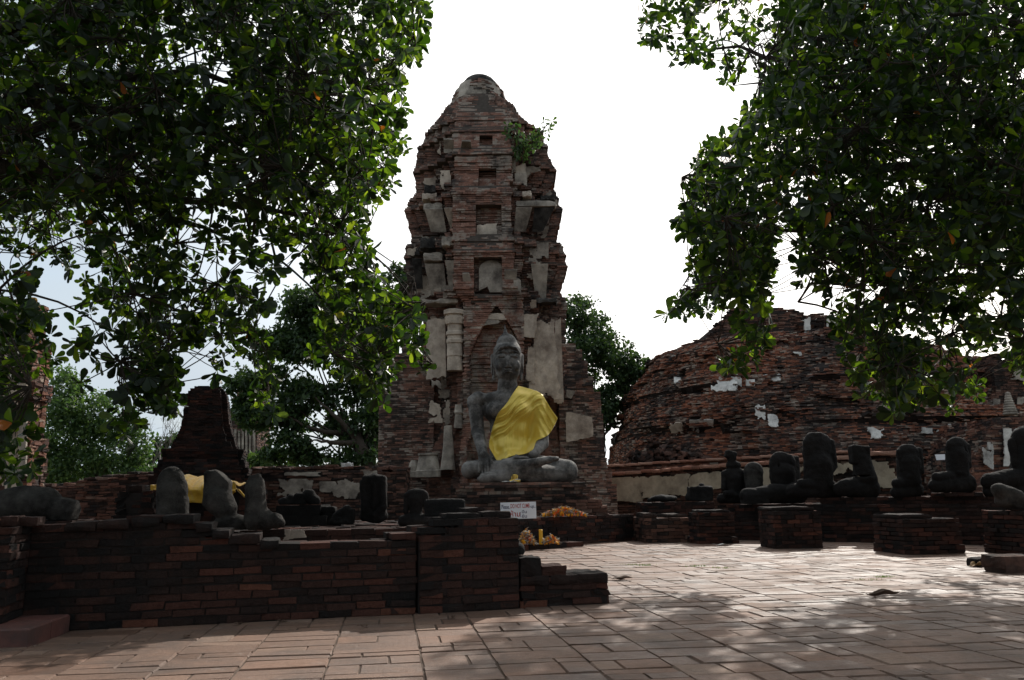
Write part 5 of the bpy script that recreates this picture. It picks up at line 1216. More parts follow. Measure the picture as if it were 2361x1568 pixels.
# back wall of the left court
YW=18.2; wx=[(60,1122),(150,1116),(220,1098),(362,1090),(580,1080),(700,1076),(800,1078),(880,1076),(935,1080)]
A,Bq=at(60,1100,YW),at(935,1100,YW); wxx=[at(x,y,YW)[0] for x,y in wx]; wzz=[at(x,y,YW)[2] for x,y in wx]
B=Bricks(161); B.ring(quad4(A,Bq,.9),0,1.9,.062,.25,.2,.014,lambda x,y: np.interp(x,wxx,wzz)+.05*snoise(np.array([[x*2,y,0.]]),1.,2)[0],jv=.008)
v,qd,mi_,r_=B.arrays(); ps=[(v,qd,None,mi_,r_)]
xs=np.linspace(A[0]+.02,Bq[0]-.02,40)
for x0,x1 in zip(xs,xs[1:]): v,qd,tt=prism([(x0,YW+.025),(x1,YW+.025),(x1,YW+.87),(x0,YW+.87)],0,min(np.interp(x0,wxx,wzz),np.interp(x1,wxx,wzz))-.10); ps.append((v,qd,tt,1,.5))
R=random.Random(77)
for i in range(70):
    x=R.uniform(A[0]+.2,Bq[0]-.2); v,qd=rough_block((x,YW+.2+R.random()*.5,np.interp(x,wxx,wzz)-.03+R.random()*.03),R.gauss(0,.2),(.14,.09,.04),R.random()*9,.015,3); ps.append((v,qd,None,0,R.random()))
wroot=thing('court_wall','long brick wall with patches of old stucco closing the left court','wall',(0,YW,0)); wroot.location=((A[0]+Bq[0])/2,YW,0)
V_,Q_,T_,m_,r_=join(ps); mesh_np('wall_face',V_,Q_,T_,[m_mid,m_mortar_dk],wroot,m_,r_)
for i,(x0,x1,y0,y1,mm) in enumerate(((765,862,1104,1150,m_stucco_gr),(640,730,1104,1144,m_stucco_gr),(730,780,1110,1135,m_stucco_gr),(640,740,1088,1098,m_stucco_gr),(835,870,1084,1100,m_stucco_gr))):
    v,qd=patch(at(x0,y1,YW-.03),at(x1,y1,YW-.03),at(x0,y0,YW-.03),at(x1,y0,YW+.0),.045,i*4.1,34,18,1.,0,.35,.3); mesh_np('stucco_panel',v,qd,mat=mm,parent=wroot)
p=at(800,1084,YW+.3); v,qd=rough_block(p,.2,(.13,.12,.16),2.,.03); tag(mesh_np('pale_stone',v,qd,mat=m_white),'pale stone chunk resting on top of the court wall','stone')

# stuccoed tower at the left edge
lt=tower_box('ruined_tower','pale stuccoed brick tower corner at the far left edge behind leaves','tower',-160,68,15.,[(-200,74,1060),(-200,68,1045),(-200,72,1010),(-200,58,925),(-200,66,905),(-200,68,880),(-200,56,800),(-200,62,780),(-200,36,690)],.62,[m_orange,m_mortar],171)
for i,(x0,x1,y0,y1,mm) in enumerate(((-20,12,930,1135,m_stucco),(12,40,925,1135,m_stucco),(42,62,940,1110,m_stucco_gr),(-30,64,885,920,m_stucco),(-30,40,690,770,m_stucco_gr),(10,50,805,870,m_stucco))):
    v,qd=patch(at(x0,y1,14.92-.02*i),at(x1,y1,14.92-.02*i),at(x0,y0,14.92-.02*i),at(x1,y0,14.92-.02*i),.08,i*2.3,16,34,.7,.03); mesh_np('stucco_panel',v,qd,mat=mm,parent=lt)
# distant prang seen behind the chedi
dr=tower_box('distant_prang','distant grey stucco-ribbed prang half hidden behind the black chedi','tower',520,594,42.,[(512,600,1075),(520,594,1058),(516,598,1050),(522,593,985),(518,596,975),(526,590,945),(532,582,915),(540,574,890)],2.2,[m_mid,m_mortar],172)
for i in range(6):
    x=540+i*8.5; v,qd=patch(at(x,1048,41.9),at(x+5.5,1048,41.9),at(x,990,41.9),at(x+5.5,990,41.9),.12,i*2.,6,20,.5); mesh_np('stucco_rib',v,qd,mat=m_stucco_gr,parent=dr)
# ------------------------------------------------------------------ trees
def leaf_mat(name, stops, tcol, glos=.38, tr=.42):
    t=NT(name); r=t.attr(); c=t.ramp(r,stops); c=t.mix(.5,c,t.ramp(t.noise(5,5,.6),[(.3,.6),(.7,1.3)]),'MULTIPLY')
    b=t.n('ShaderNodeBsdfPrincipled'); t.l(c,b.inputs['Base Color']); b.inputs['Roughness'].default_value=glos; b.inputs['Specular IOR Level'].default_value=.45
    tl=t.n('ShaderNodeBsdfTranslucent'); tc_=t.ramp(r,tcol); t.l(tc_,tl.inputs[0])
    m=t.n('ShaderNodeMixShader'); m.inputs[0].default_value=tr; t.l(b.outputs[0],m.inputs[1]); t.l(tl.outputs[0],m.inputs[2]); t.l(m.outputs[0],t.out.inputs[0]); return t.m
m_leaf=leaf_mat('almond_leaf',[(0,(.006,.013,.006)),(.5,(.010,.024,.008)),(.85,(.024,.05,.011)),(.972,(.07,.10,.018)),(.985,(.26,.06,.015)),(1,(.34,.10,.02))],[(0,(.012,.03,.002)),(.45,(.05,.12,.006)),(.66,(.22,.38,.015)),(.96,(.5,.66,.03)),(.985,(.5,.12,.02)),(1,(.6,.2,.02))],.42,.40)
m_bgleaf=leaf_mat('far_leaf',[(0,(.012,.03,.010)),(.5,(.024,.055,.017)),(1,(.05,.09,.026))],[(0,(.03,.07,.012)),(1,(.10,.18,.025))],.55,.32)
m_bgleaf2=leaf_mat('far_light_leaf',[(0,(.02,.048,.014)),(.5,(.042,.085,.022)),(1,(.08,.13,.033))],[(0,(.05,.12,.02)),(1,(.15,.25,.04))],.55,.35)
# obovate leaf: stations along the midrib, folded and drooping
ST=[(0,.035),(.22,.11),(.48,.21),(.72,.27),(.9,.21),(1.,.06)]
LV=[];
for t_,w_ in ST: LV += [(t_,-w_,.10*w_),(t_,0,-.10*w_),(t_,w_,.10*w_)]
LV=np.array(LV); LQ=np.array([[3*i,3*i+1,3*i+4,3*i+3] for i in range(5)]+[[3*i+1,3*i+2,3*i+5,3*i+4] for i in range(5)])
def rosettes(P, seed, size=(.095,.175), kmin=6, kmax=9, up=.25, droop=(.05,.5)):
    g=np.random.default_rng(seed); n=len(P)
    ax=g.normal(size=(n,3)); ax[:,2]=ax[:,2]*.7+up; ax/=np.linalg.norm(ax,axis=1)[:,None]
    k=g.integers(kmin,kmax+1,n); o=np.repeat(np.arange(n),k); m=len(o)
    a=ax[o]; ref=np.where(np.abs(a[:,2:])<.8,np.array([[0,0,1.]]),np.array([[1.,0,0]])); e1=np.cross(a,ref); e1/=np.linalg.norm(e1,axis=1)[:,None]; e2=np.cross(a,e1)
    first=np.r_[0,np.cumsum(k)[:-1]]; ph=(np.arange(m)-first[o])*2*np.pi/k[o]+g.uniform(0,6,n)[o]+g.normal(0,.22,m)
    opn=g.uniform(.35,1.45,m)                              # angle from the axis
    d=a*np.cos(opn)[:,None]+(e1*np.cos(ph)[:,None]+e2*np.sin(ph)[:,None])*np.sin(opn)[:,None]
    d[:,2]-=g.uniform(0,.55,m); d/=np.linalg.norm(d,axis=1)[:,None]
    nn=a-(a*d).sum(1)[:,None]*d+g.normal(0,.28,(m,3)); nn-= (nn*d).sum(1)[:,None]*d; nn/=np.linalg.norm(nn,axis=1)[:,None]+1e-9
    s=np.cross(nn,d); ln=g.uniform(*size,m)*g.uniform(.65,1.2,n)[o]; dr=g.uniform(*droop,m); wd=g.uniform(.8,1.15,m)
    tt=LV[:,0]; X=tt[None]*ln[:,None]; Yl=LV[None,:,1]*(ln*wd)[:,None]; Z=LV[None,:,2]*ln[:,None]*g.uniform(.2,3.2,m)[:,None]-dr[:,None]*ln[:,None]*tt[None]**2*.6
    V=P[o][:,None,:]+a[:,None,:]*.0+d[:,None,:]*(X+.02)[...,None]+s[:,None,:]*Yl[...,None]+nn[:,None,:]*Z[...,None]
    nv=len(LV); Q=(LQ[None]+(np.arange(m)*nv)[:,None,None]).reshape(-1,4); r=np.repeat(np.clip(g.beta(2,2.4,m)*.93,0,.96)+(g.random(m)<.008)*.5,nv)
    return V.reshape(-1,3),Q,np.minimum(r,1)
def bez(p0,p1,p2,n):
    t_=np.linspace(0,1,n)[:,None]; return p0*(1-t_)**2+2*p1*t_*(1-t_)+p2*t_*t_
def near_tree(name,label,trunk,top,limbs,polys,holes,extra,seed,px_scale,off):
    """polys: (outline in picture px, coverage, near depth, far depth, noise gate); extra: (centre, radii, count) unseen crown beyond the frame, added for its shade"""
    g=np.random.default_rng(seed); root=thing(name,label,'tree',trunk); P=[]
    tr=lambda p:(off[0]+p[0]*px_scale, off[1]+p[1]*px_scale)
    hl=[(tr(h[:2]),h[2]*px_scale,h[3]*px_scale) for h in holes]
    for poly,cov,d0,d1,gate in polys:
        po=[tr(p) for p in poly]; A=abs(sum(po[i-1][0]*po[i][1]-po[i][0]*po[i-1][1] for i in range(len(po))))/2
        dm=(d0+d1)/2; n=int(cov*A/(.034*(F/dm)**2)*1.0); xs=[x for x,_ in po]; ys=[y for _,y in po]; k=0; tries=0
        while k<n and tries<n*60:
            tries+=1; x=g.uniform(min(xs),max(xs)); y=g.uniform(min(ys),max(ys))
            if not inpoly(np.array([x]),np.array([y]),po)[0]: continue
            p=at(x,y,g.uniform(d0,d1))
            if snoise(p[None],.85,seed)[0]+.6*snoise(p[None],2.3,seed+4)[0] < gate: continue
            if any(((x-c[0])/a)**2+((y-c[1])/b)**2<1 for c,a,b in hl): continue
            P.append(p); k+=1
    inner=len(P)
    for c,r,n in extra:  # leaves out of view, put in to block sky light and sun
        u=g.normal(size=(n,3)); u/=np.linalg.norm(u,axis=1)[:,None]; q_=np.array(c)+u*np.array(r)*(g.random((n,1))**.45)
        qx,qy=proj(q_); dep=(q_-np.array((0,0,EYE)))@np.array(F0)
        vis=(dep>.2)&(qx>-40)&(qx<2400)&(qy>-40)&(qy<1600)
        P+=list(q_[~vis])
    P=np.array(P); V,Q,r=rosettes(P,seed)
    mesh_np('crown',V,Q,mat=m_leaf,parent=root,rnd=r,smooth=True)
    # branches: limbs from the trunk, then twigs to every rosette through cluster nodes
    W=[]; 
    pts=np.array([trunk,(trunk[0]*.985,trunk[1],top*.5),(trunk[0]*.96,trunk[1],top)],float); W.append(tube(bez(pts[0]-np.array((0,0,.2)),pts[1],pts[2],10),np.linspace(.42,.30,10),14))
    LP=[]
    for l in limbs:
        e=np.array(l,float); mid=(pts[2]+e)/2+np.array((0,0,1.2)); b=bez(pts[2],mid,e,16); b[1:-1]+=g.normal(0,.07,(14,3)); W.append(tube(b,np.linspace(.15,.007,16),7)); LP.append(b)
    LP=np.concatenate(LP)
    m=max(20,len(P)//16); nodes=P[g.choice(len(P),m,replace=False)]+np.array((0,0,.25))+g.normal(0,.1,(m,3))
    for nd in nodes:
        dd_=((LP-nd)**2).sum(1)**.5; ok=np.flatnonzero(dd_<dd_.min()+1.1); a=LP[g.choice(ok)]
        if np.linalg.norm(a-nd)>1.9: continue
        b=bez(a,(a+nd)/2+np.array((0,0,.35))+g.normal(0,.15,3),nd,7); W.append(tube(b,np.linspace(.016,.006,7),5))
    for p in P[:inner]:
        dq=np.linalg.norm(nodes-p,axis=1); ok=np.flatnonzero(dq<dq.min()+.35); a=nodes[g.choice(ok)]; d=np.linalg.norm(p-a)
        if d>.9: continue
        W.append(tube(bez(a,(a+p)/2+np.array((0,0,-.05*d))+g.normal(0,.06,3),p,5),np.linspace(.008,.005,5),4))
    o=0;VV=[];QQ=[]
    for v,qd in W: VV.append(v); QQ.append(qd+o); o+=len(v)
    mesh_np('trunk',np.concatenate(VV),np.concatenate(QQ),mat=m_bark,parent=root,smooth=True)
    return root
k1=.7352
HL=[(430,545,42,46),(690,240,46,46),(785,545,22,48),(660,565,30,26),(1050,585,46,26),(385,745,36,34),(585,745,40,40),(655,850,60,45),(455,935,36,32),(250,905,34,30),(215,350,17,32),(100,360,20,36),(530,1065,34,30),(900,880,42,80),(790,380,26,30),(1200,175,24,28),(950,370,18,40),(75,145,34,16),(345,155,22,24),(590,195,36,22),(515,290,22,24),(190,545,20,18),(770,860,30,30),(970,900,30,55),(150,900,50,75),(290,1160,26,26),(660,690,30,22),(1130,590,24,22)]
PL=[([(-120,-170),(1330,-170),(1345,60),(1310,110),(1300,225),(1240,280),(1268,350),(1290,440),(1250,510),(1225,600),(1140,660),(1000,640),(600,600),(200,620),(-120,700)],6.2,7.2,12.5,-.6),
    ([(-120,700),(200,620),(600,600),(1000,640),(1135,670),(1140,750),(1100,800),(930,790),(860,800),(880,890),(800,980),(640,1080),(480,1050),(250,940),(200,820),(-120,780)],3.0,8.,12.,-.3),
    ([(930,790),(1140,750),(1185,820),(1175,890),(1245,930),(1320,965),(1322,1150),(1255,1080),(1200,1280),(1140,1190),(1040,1175),(965,1110),(1000,950)],4.6,8.5,11.5,-.7),
    ([(1290,940),(1332,960),(1330,1180),(1300,1130)],1.6,9,10,-.8),
    ([(640,1000),(800,990),(885,1090),(870,1300),(830,1305),(765,1130),(675,1180)],2.2,8.5,11.,-.35),
    ([(220,960),(480,1050),(540,1075),(558,1170),(580,1245),(545,1295),(470,1275),(430,1400),(345,1385),(290,1330),(235,1180)],2.8,8.,10.5,-.42),
    ([(-120,780),(120,850),(155,1000),(178,1115),(125,1180),(140,1340),(100,1490),(20,1500),(-120,1500)],3.4,7.,10.,-.5),
    ([(1130,-60),(1345,-60),(1335,20),(1240,60)],1.8,8.,10,-.5),
    ([(300,1520),(325,1515),(330,1550),(305,1555)],.35,7.,7.3,-9)]
near_tree('broadleaf_tree','large dark broadleaf tree overhanging the whole left side of the picture',(-9.2,8.2,0),4.6,
   [(-5,9.5,7.5),(-2.6,9.8,6.4),(-1.6,9.8,5.3),(-4.8,8.8,4.4),(-3.4,9.6,5.6),(-2.9,9.2,3.9),(-1.9,9.8,4.1),(-5.6,8.6,3.),(-3,8.5,7),(-6,3,8),(-2,2,8.5)],PL,HL,
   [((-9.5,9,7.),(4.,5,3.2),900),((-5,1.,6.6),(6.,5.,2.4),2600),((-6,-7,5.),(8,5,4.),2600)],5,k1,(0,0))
k2=.6616
HR=[(615,640,36,20),(425,660,16,16),(375,745,17,16),(600,700,26,36),(585,830,26,26),(560,960,36,60),(690,1030,34,30),(1060,710,60,36),(905,690,30,26),(980,640,30,20),(1000,900,20,34),(1180,900,22,60),(950,960,30,18),(1110,490,24,14),(1240,800,30,26),(1310,860,26,18),(1070,1210,40,50),(1170,1230,50,45),(1270,1280,45,70),(1090,1280,45,28),(1300,1060,40,60),(735,315,16,12),(880,1020,36,20),(330,1095,26,22),(340,580,26,16)]
PR=[([(30,-120),(600,-120),(620,120),(520,170),(475,255),(335,315),(335,235),(190,225),(40,150),(60,70)],2.4,9.5,13.5,-.35),
    ([(600,-120),(1520,-120),(1520,900),(900,960),(600,900),(560,720),(520,850),(510,980),(310,1085),(145,1105),(180,1050),(255,990),(228,930),(255,850),(185,795),(228,650),(250,530),(405,425),(475,305),(535,190)],6.5,8.,14.,-1.1),
    ([(380,1050),(515,1010),(512,1170),(470,1300),(340,1280),(400,1180)],3.2,9.5,12.,-.55),
    ([(600,900),(900,950),(1300,950),(1300,1150),(1230,1390),(1170,1350),(1145,1450),(1105,1390),(960,1460),(925,1430),(810,1380),(755,1200),(690,1080),(705,1030),(595,1010)],3.4,8.5,12.5,-.42),
    ([(1300,900),(1520,900),(1520,1300),(1380,1330),(1310,1200),(1250,1000)],3.4,8.5,12.,-.5)]
near_tree('broadleaf_tree','large dark broadleaf tree overhanging the upper right of the picture',(10.2,9.5,0),4.4,
   [(5.5,9.5,7.5),(3.6,11.5,7.4),(3.,11.3,5.4),(2.9,11,4.4),(4.0,10.6,3.6),(5.2,10.4,3.5),(6,10.5,4.6),(2.6,11.8,8.2),(5.5,6,8),(4,2,8.5)],PR,HR,
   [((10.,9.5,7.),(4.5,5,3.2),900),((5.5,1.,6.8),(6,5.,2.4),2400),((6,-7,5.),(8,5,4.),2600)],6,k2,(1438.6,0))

# background trees: crowns of leaf faces on limbs, measured at their distance
def far_tree(name,label,base,blobs,n,ls,seed,mat=m_bgleaf,limbs=(),group=None,trunk_r=.25):
    g=np.random.default_rng(seed); root=thing(name,label,'tree',base,group); P=[]; vol=np.array([b[3]*b[4] for b in blobs],float); vol/=vol.sum(); cs=[]
    for (x,y,Y,rx,ry_),wt in zip(blobs,vol):
        c=at(x,y,Y); s=Y/F; R3=np.array((rx*s,min(rx,ry_)*s*1.1,ry_*s)); cs.append(c); m=int(n*wt)
        sub=g.normal(size=(max(5,m//55),3)); sub/=np.linalg.norm(sub,axis=1)[:,None]; sub=c+sub*R3*g.uniform(.45,1.,(len(sub),1))
        pick=sub[g.integers(0,len(sub),m)]; P.append(pick+g.normal(size=(m,3))*np.array((1,1,.75))*R3.mean()*.17)
    P=np.concatenate(P); m=len(P); d=g.normal(size=(m,3)); d[:,2]-=.4; d/=np.linalg.norm(d,axis=1)[:,None]; nn=g.normal(size=(m,3)); nn[:,2]+=.8; s=np.cross(nn,d); s/=np.linalg.norm(s,axis=1)[:,None]+1e-9; nn=np.cross(d,s)
    l=g.uniform(.6,1.25,m)[:,None]*ls
    V=np.stack([P,P+d*l*.5+s*l*.3+nn*l*.06,P+d*l-nn*l*.1,P+d*l*.5-s*l*.3+nn*l*.06],1).reshape(-1,3)
    mesh_np('crown',V,np.arange(m*4).reshape(-1,4),mat=mat,parent=root,rnd=np.repeat(g.random(m),4))
    W=[]; b0=np.array(base,float); c=np.mean(cs,axis=0); tp=b0+(c-b0)*np.array((.6,.6,.62)); W.append(tube(bez(b0-np.array((0,0,.3)),b0+np.array((.1,0,tp[2]*.5)),tp,9),np.linspace(trunk_r,trunk_r*.6,9),9))
    for i_,e in enumerate(list(cs)+[np.array(l_) for l_ in limbs]):
        st_=W[0][0].reshape(9,9,3)[g.integers(4,9)].mean(0); W.append(tube(bez(st_,(st_+e)/2+np.array((0,0,-.25))+g.normal(0,.35,3),e,11)+g.normal(0,.03,(11,3)),np.linspace(trunk_r*(.13 if i_<len(cs) else .36),.02,11),6))
    o=0;VV=[];QQ=[]
    for v,qd in W: VV.append(v); QQ.append(qd+o); o+=len(v)
    mesh_np('trunk',np.concatenate(VV),np.concatenate(QQ),mat=m_bark,parent=root,smooth=True); return root
GT='trees growing behind the ruins'
def fb(x,Y): p=at(x,1130,Y); p[2]=-.05; return p
far_tree('leafy_tree','spreading dark green tree between the black chedi and the brick tower',fb(880,30.),
  [(700,715,30,62,62),(770,740,31,80,80),(640,790,30,70,42),(720,800,30,90,45),(840,760,32,70,90),(930,640,33,40,55),(910,720,33,60,70),(610,870,30,75,38),(700,910,30,85,45),(600,960,30,70,40),(680,960,30,60,35),(660,1030,30,80,38),(760,1055,30,110,24),(830,880,31,60,60),(850,990,31,70,70),(780,980,31,35,40),(880,880,32,50,60),(905,1000,33,40,60),(560,910,30,40,40)],34000,.23,11,
  limbs=[at(720,910,29.5),at(715,1015,29.5),at(640,950,29.5)],group=GT,trunk_r=.38)
far_tree('leafy_tree','green tree showing between the brick tower and the great stupa',fb(1380,34.),
  [(1320,720,34,50,50),(1365,760,34,60,55),(1400,820,34,75,60),(1340,830,34,70,70),(1440,860,34,55,45),(1420,920,34,50,45),(1380,940,34,60,55),(1475,845,34,30,26),(1330,940,34,60,60),(1390,990,34,30,28)],15000,.2,12,group=GT,trunk_r=.3)
far_tree('feathery_tree','light green feathery tree at the left behind the court wall',fb(240,46.),
  [(140,890,46,50,60),(200,950,46,80,60),(160,1000,46,80,70),(260,975,46,70,40),(270,1040,46,90,50),(190,1070,46,100,50),(120,1080,46,60,60),(320,1080,46,50,30)],16000,.25,13,m_bgleaf2,group=GT)
far_tree('round_tree','distant rounded tree left of the black chedi',fb(390,60.),[(390,1030,60,34,26),(370,1060,60,40,30),(420,1065,60,40,30),(345,1080,60,34,22)],2600,.36,14,group=GT)
far_tree('leafy_shrub','pale green bush at the foot of the distant prang',fb(600,38.),[(600,1060,38,36,24),(640,1070,38,50,18),(580,1075,38,30,14)],1600,.2,15,m_bgleaf2,group=GT,trunk_r=.08)
far_tree('round_tree','dark tree mass hidden low behind the court wall',fb(300,54.),[(130,1095,54,70,30),(230,1105,54,70,30),(320,1100,54,60,26)],2500,.3,16,group=GT)
# bare tree
g=np.random.default_rng(9); root=thing('bare_tree','leafless twiggy tree against the sky left of the black chedi','tree',fb(330,50.)); W=[]
def grow(p,d,r,l,dep):
    e=p+d*l; W.append(tube(bez(p,(p+e)/2+g.normal(0,.06*l,3),e,5),np.linspace(r,r*.65,5),5))
    if dep>0:
        for _ in range(2 if dep<4 else 3):
            nd=d+g.normal(0,.42,3); nd[2]+=.12; nd/=np.linalg.norm(nd); grow(e,nd,r*.62,l*g.uniform(.6,.85),dep-1)
grow(np.array(fb(330,50.)),np.array((.05,0,1.)),.10,2.0,6)
o=0;VV=[];QQ=[]
for v,qd in W: VV.append(v); QQ.append(qd+o); o+=len(v)
mesh_np('trunk',np.concatenate(VV),np.concatenate(QQ),mat=plain_mat('grey_bark',(.16,.14,.13)),parent=root)
# sapling on the tower
def leafy_plant(name,label,cat,stems,n,ls,seed,Y,mat):
    g=np.random.default_rng(seed); pts=[]; W=[]
    for st in stems:
        b=np.array([at(x,y,Y+dy) for x,y,dy in st]); b=bez(b[0],b[1],b[2],12); W.append(tube(b,np.linspace(.022,.008,12),5)); pts.append(b)
    root=thing(name,label,cat,W[0][0][0]); B_=np.concatenate(pts); P=B_[g.integers(0,len(B_),n)]+g.normal(0,.12,(n,3)); V,Q,r=rosettes(P,seed,ls,2,4,.2,(.2,.7))
    mesh_np('foliage',V,Q,mat=mat,parent=root,rnd=np.minimum(r,.95)); o=0;VV=[];QQ=[]
    for v,qd in W: VV.append(v); QQ.append(qd+o); o+=len(v)
    mesh_np('stem',np.concatenate(VV),np.concatenate(QQ),mat=m_bark,parent=root)
YPn=YT-hwf(at(1210,340,20.5)[2])+.15
leafy_plant('sapling','green sapling sprouting from the upper right of the brick tower','plant',[[(1215,350,.0),(1200,310,-.15),(1172,278,-.2)],[(1215,350,0),(1190,335,-.25),(1185,300,-.3)],[(1210,360,0),(1235,330,-.2),(1262,285,-.1)],[(1205,355,0),(1200,345,-.3),(1225,310,-.3)],[(1205,350,0),(1195,340,-.3),(1190,360,-.4)],[(1215,345,0),(1240,310,-.1),(1270,280,.1)]],95,(.10,.17),21,YPn,m_bgleaf2)
for i,(x,y) in enumerate(((972,370),(957,468))):
    Yx=YT-.4; leafy_plant('weed',('wispy weed on the upper left edge of the brick tower','tiny weed on the left cornice of the brick tower, lower one')[i],'plant',[[(x+3,y+8,0),(x,y-4,0),(x-2,y-22,0)],[(x+5,y+8,0),(x+6,y-4,0),(x+6,y-16,0)]],9,(.04,.07),31+i,Yx,m_bgleaf)
# ------------------------------------------------------------------ notice boards
m_sign=plain_mat('sign_white',(.80,.83,.88),.45,.06,4,.05,.4); m_red=plain_mat('sign_red',(.42,.03,.03),.5,.05,4,.0); m_blue=plain_mat('sign_blue',(.02,.03,.09),.5,.05,4,.0); m_nail=plain_mat('nail',(.05,.05,.05),.5,.1,4,0.)
Ys=la[1]+.25; P00,P10,P01=at(1160,1197,Ys),at(1237.5,1195,Ys),at(1153.5,1159,Ys+.04); P11=at(1235.5,1156.5,Ys+.04)
ux_=(P10-P00); W_=np.linalg.norm(P11-P01); uz_=((P01+P11)-(P00+P10))/2; H_=np.linalg.norm(uz_); ex_=(P11-P01)/W_; ez_=uz_-ex_*(uz_@ex_); ez_/=np.linalg.norm(ez_); ey_=np.cross(ez_,ex_)   # ey_ points away
sg=thing('notice_board','white notice board with red and blue lettering standing on the ledge','sign',(P00+P10)/2)
n_=-ey_ if ey_[1]>0 else ey_; O_=P01-ez_*H_
V=[O_+ex_*a*W_+ez_*b*H_+n_*c for c in (.0,-.012) for a,b in ((0,0),(1,0),(1,1),(0,1))]
mesh_np('board',V,[[0,1,2,3],[7,6,5,4],[0,4,5,1],[1,5,6,2],[2,6,7,3],[3,7,4,0]],mat=m_sign,parent=sg)
def lettering(txt,x0,x1,y0,y1,mat,bold=.0):
    cu=bpy.data.curves.new('lettering','FONT'); cu.body=txt; cu.size=1; cu.extrude=.0; cu.offset=bold
    tmp=bpy.data.objects.new('tmp',cu); C.objects.link(tmp); dg=bpy.context.evaluated_depsgraph_get(); me=bpy.data.meshes.new_from_object(tmp.evaluated_get(dg)); bpy.data.objects.remove(tmp)
    v=np.zeros(len(me.vertices)*3); me.vertices.foreach_get('co',v); v=v.reshape(-1,3)
    if not len(v): return
    a,b=v.min(0),v.max(0); f=(v-a)/np.maximum(b-a,1e-6); 
    wpos=O_+ex_*((x0+(x1-x0)*f[:,0:1])*W_)+ez_*((y0+(y1-y0)*f[:,1:2])*H_)+n_*.002
    me.vertices.foreach_set('co',(wpos-np.array(sg.location)).astype(np.float32).ravel()); me.materials.clear(); me.materials.append(mat); me.update()
    o=bpy.data.objects.new('lettering',me); C.objects.link(o); o.parent=sg
lettering('Please..',.03,.27,.61,.86,m_blue,.012); lettering('DO NOT CLIMB',.285,.82,.64,.90,m_red,.012); lettering('up..',.845,.985,.57,.76,m_blue,.012)
lettering('ห้าม',.27,.545,.13,.50,m_red,.014); lettering('[',.555,.58,.10,.40,m_blue); lettering('ปีน',.60,.735,.32,.52,m_blue,.012); lettering('ยืน',.60,.735,.05,.25,m_blue,.012)
# small paper notice on the right
Yn=19.6; q4=[at(2160,1061,Yn),at(2182,1060,Yn),at(2181,1047,Yn),at(2156,1048,Yn)]
V=[p+np.array((0,d,0)) for d in (0,.02) for p in q4]
sn=tag(mesh_np('paper_notice',V,[[0,1,2,3],[7,6,5,4],[0,4,5,1],[1,5,6,2],[2,6,7,3],[3,7,4,0]],mat=m_sign),'small white notice on a stake beside a headless statue on the right terrace','sign')
v,qd=tube([at(2170,1059,Yn+.04),(at(2170,1059,Yn+.04)[0],Yn+.04,0.)],.015,6); mesh_np('stake',v,qd,mat=m_bark,parent=sn)
# ------------------------------------------------------------------ offerings
m_mari=plain_mat('marigold',(.75,.33,.02),.7,.3,30,.3); m_wilt=plain_mat('wilted_flower',(.23,.19,.15),.9,.4,20,.4); m_pale=plain_mat('pale_flower',(.5,.47,.4),.85,.25,20,.3); m_org=plain_mat('orange_flower',(.7,.12,.02),.7,.3,30,.3); m_candle=plain_mat('candle_wax',(.75,.42,.02),.4,.1,9,.1,.5); m_gilt=None
t=NT('gilt'); t.bsdf((.75,.5,.12),.28,None,.5,Metallic=.85); m_gilt=t.m
def garlands(name,label,cx0,cx1,cy,hpx,Y,zbase,seed,n=150):
    g=random.Random(seed); ps={m:[] for m in (m_wilt,m_mari,m_pale,m_org)}; s=Y/F; root=thing(name,label,'garland',(at((cx0+cx1)/2,cy,Y)[0],Y,zbase))
    for i in range(n):
        f=g.random(); x=cx0+(cx1-cx0)*f; hh=hpx*s*(1-abs(2*f-1)**1.6)*g.random(); c=np.array((at(x,cy,Y)[0],Y+g.uniform(-.14,.14),zbase+.02+hh)); r=g.random()
        m=m_wilt if r<.58 else m_pale if r<.76 else m_mari if r<.94 else m_org
        if m in (m_mari,m_org): v,qd=rough_block(c,g.random()*3,tuple(g.uniform(.012,.022) for _ in range(3)),g.random()*9,.008,3,(g.gauss(0,.5),g.gauss(0,.5)))
        else:
            a=g.random()*6; d=np.array((math.cos(a),math.sin(a)*.6,g.uniform(-.3,.9))); d/=np.linalg.norm(d); b=bez(c,c+d*.03+np.array((0,0,.015)),c+d*g.uniform(.04,.10)-np.array((0,0,.015)),5); v,qd=tube(b,np.array((.004,.008,.007,.005,.002))*g.uniform(.6,1.4),5)
        ps[m].append((v,qd))
    for m,l in ps.items():
        if not l: continue
        o=0;VV=[];QQ=[]
        for v,qd in l: VV.append(v);QQ.append(qd+o);o+=len(v)
        mesh_np({m_wilt:'dried_stems',m_mari:'marigolds',m_pale:'pale_petals',m_org:'orange_petals'}[m],np.concatenate(VV),np.concatenate(QQ),mat=m,parent=root)
zk_=.105; Yo=ka[1]+.22
garlands('flower_garlands','heap of withered marigold garlands on the ledge right of the notice board',1252,1350,1189,17,la[1]+1.0,zl+.01,1,520)
garlands('flower_garlands','tall bunch of wilted flowers beside the pillar, below the ledge',1196,1232,1248,30,Yo,zk_,2,300)
garlands('flower_garlands','small posy of marigolds on the kerb right of the candle',1252,1288,1246,16,Yo+.05,zk_,3,170)
cp0=at(1247,1243,Yo); cp0[2]=zk_; hc=at(1247,1221,Yo)[2]-zk_
cn=thing('candle','thick yellow candle standing on the kerb among the flowers','candle',cp0)
v,qd,tt=lathe(cp0,[(.001,0),(.034,0),(.033,hc*.9),(.036,hc*.97),(.028,hc),(.001,hc-.006)],20,.03,1); mesh_np('wax',v,qd,tt,m_candle,cn,smooth=False)
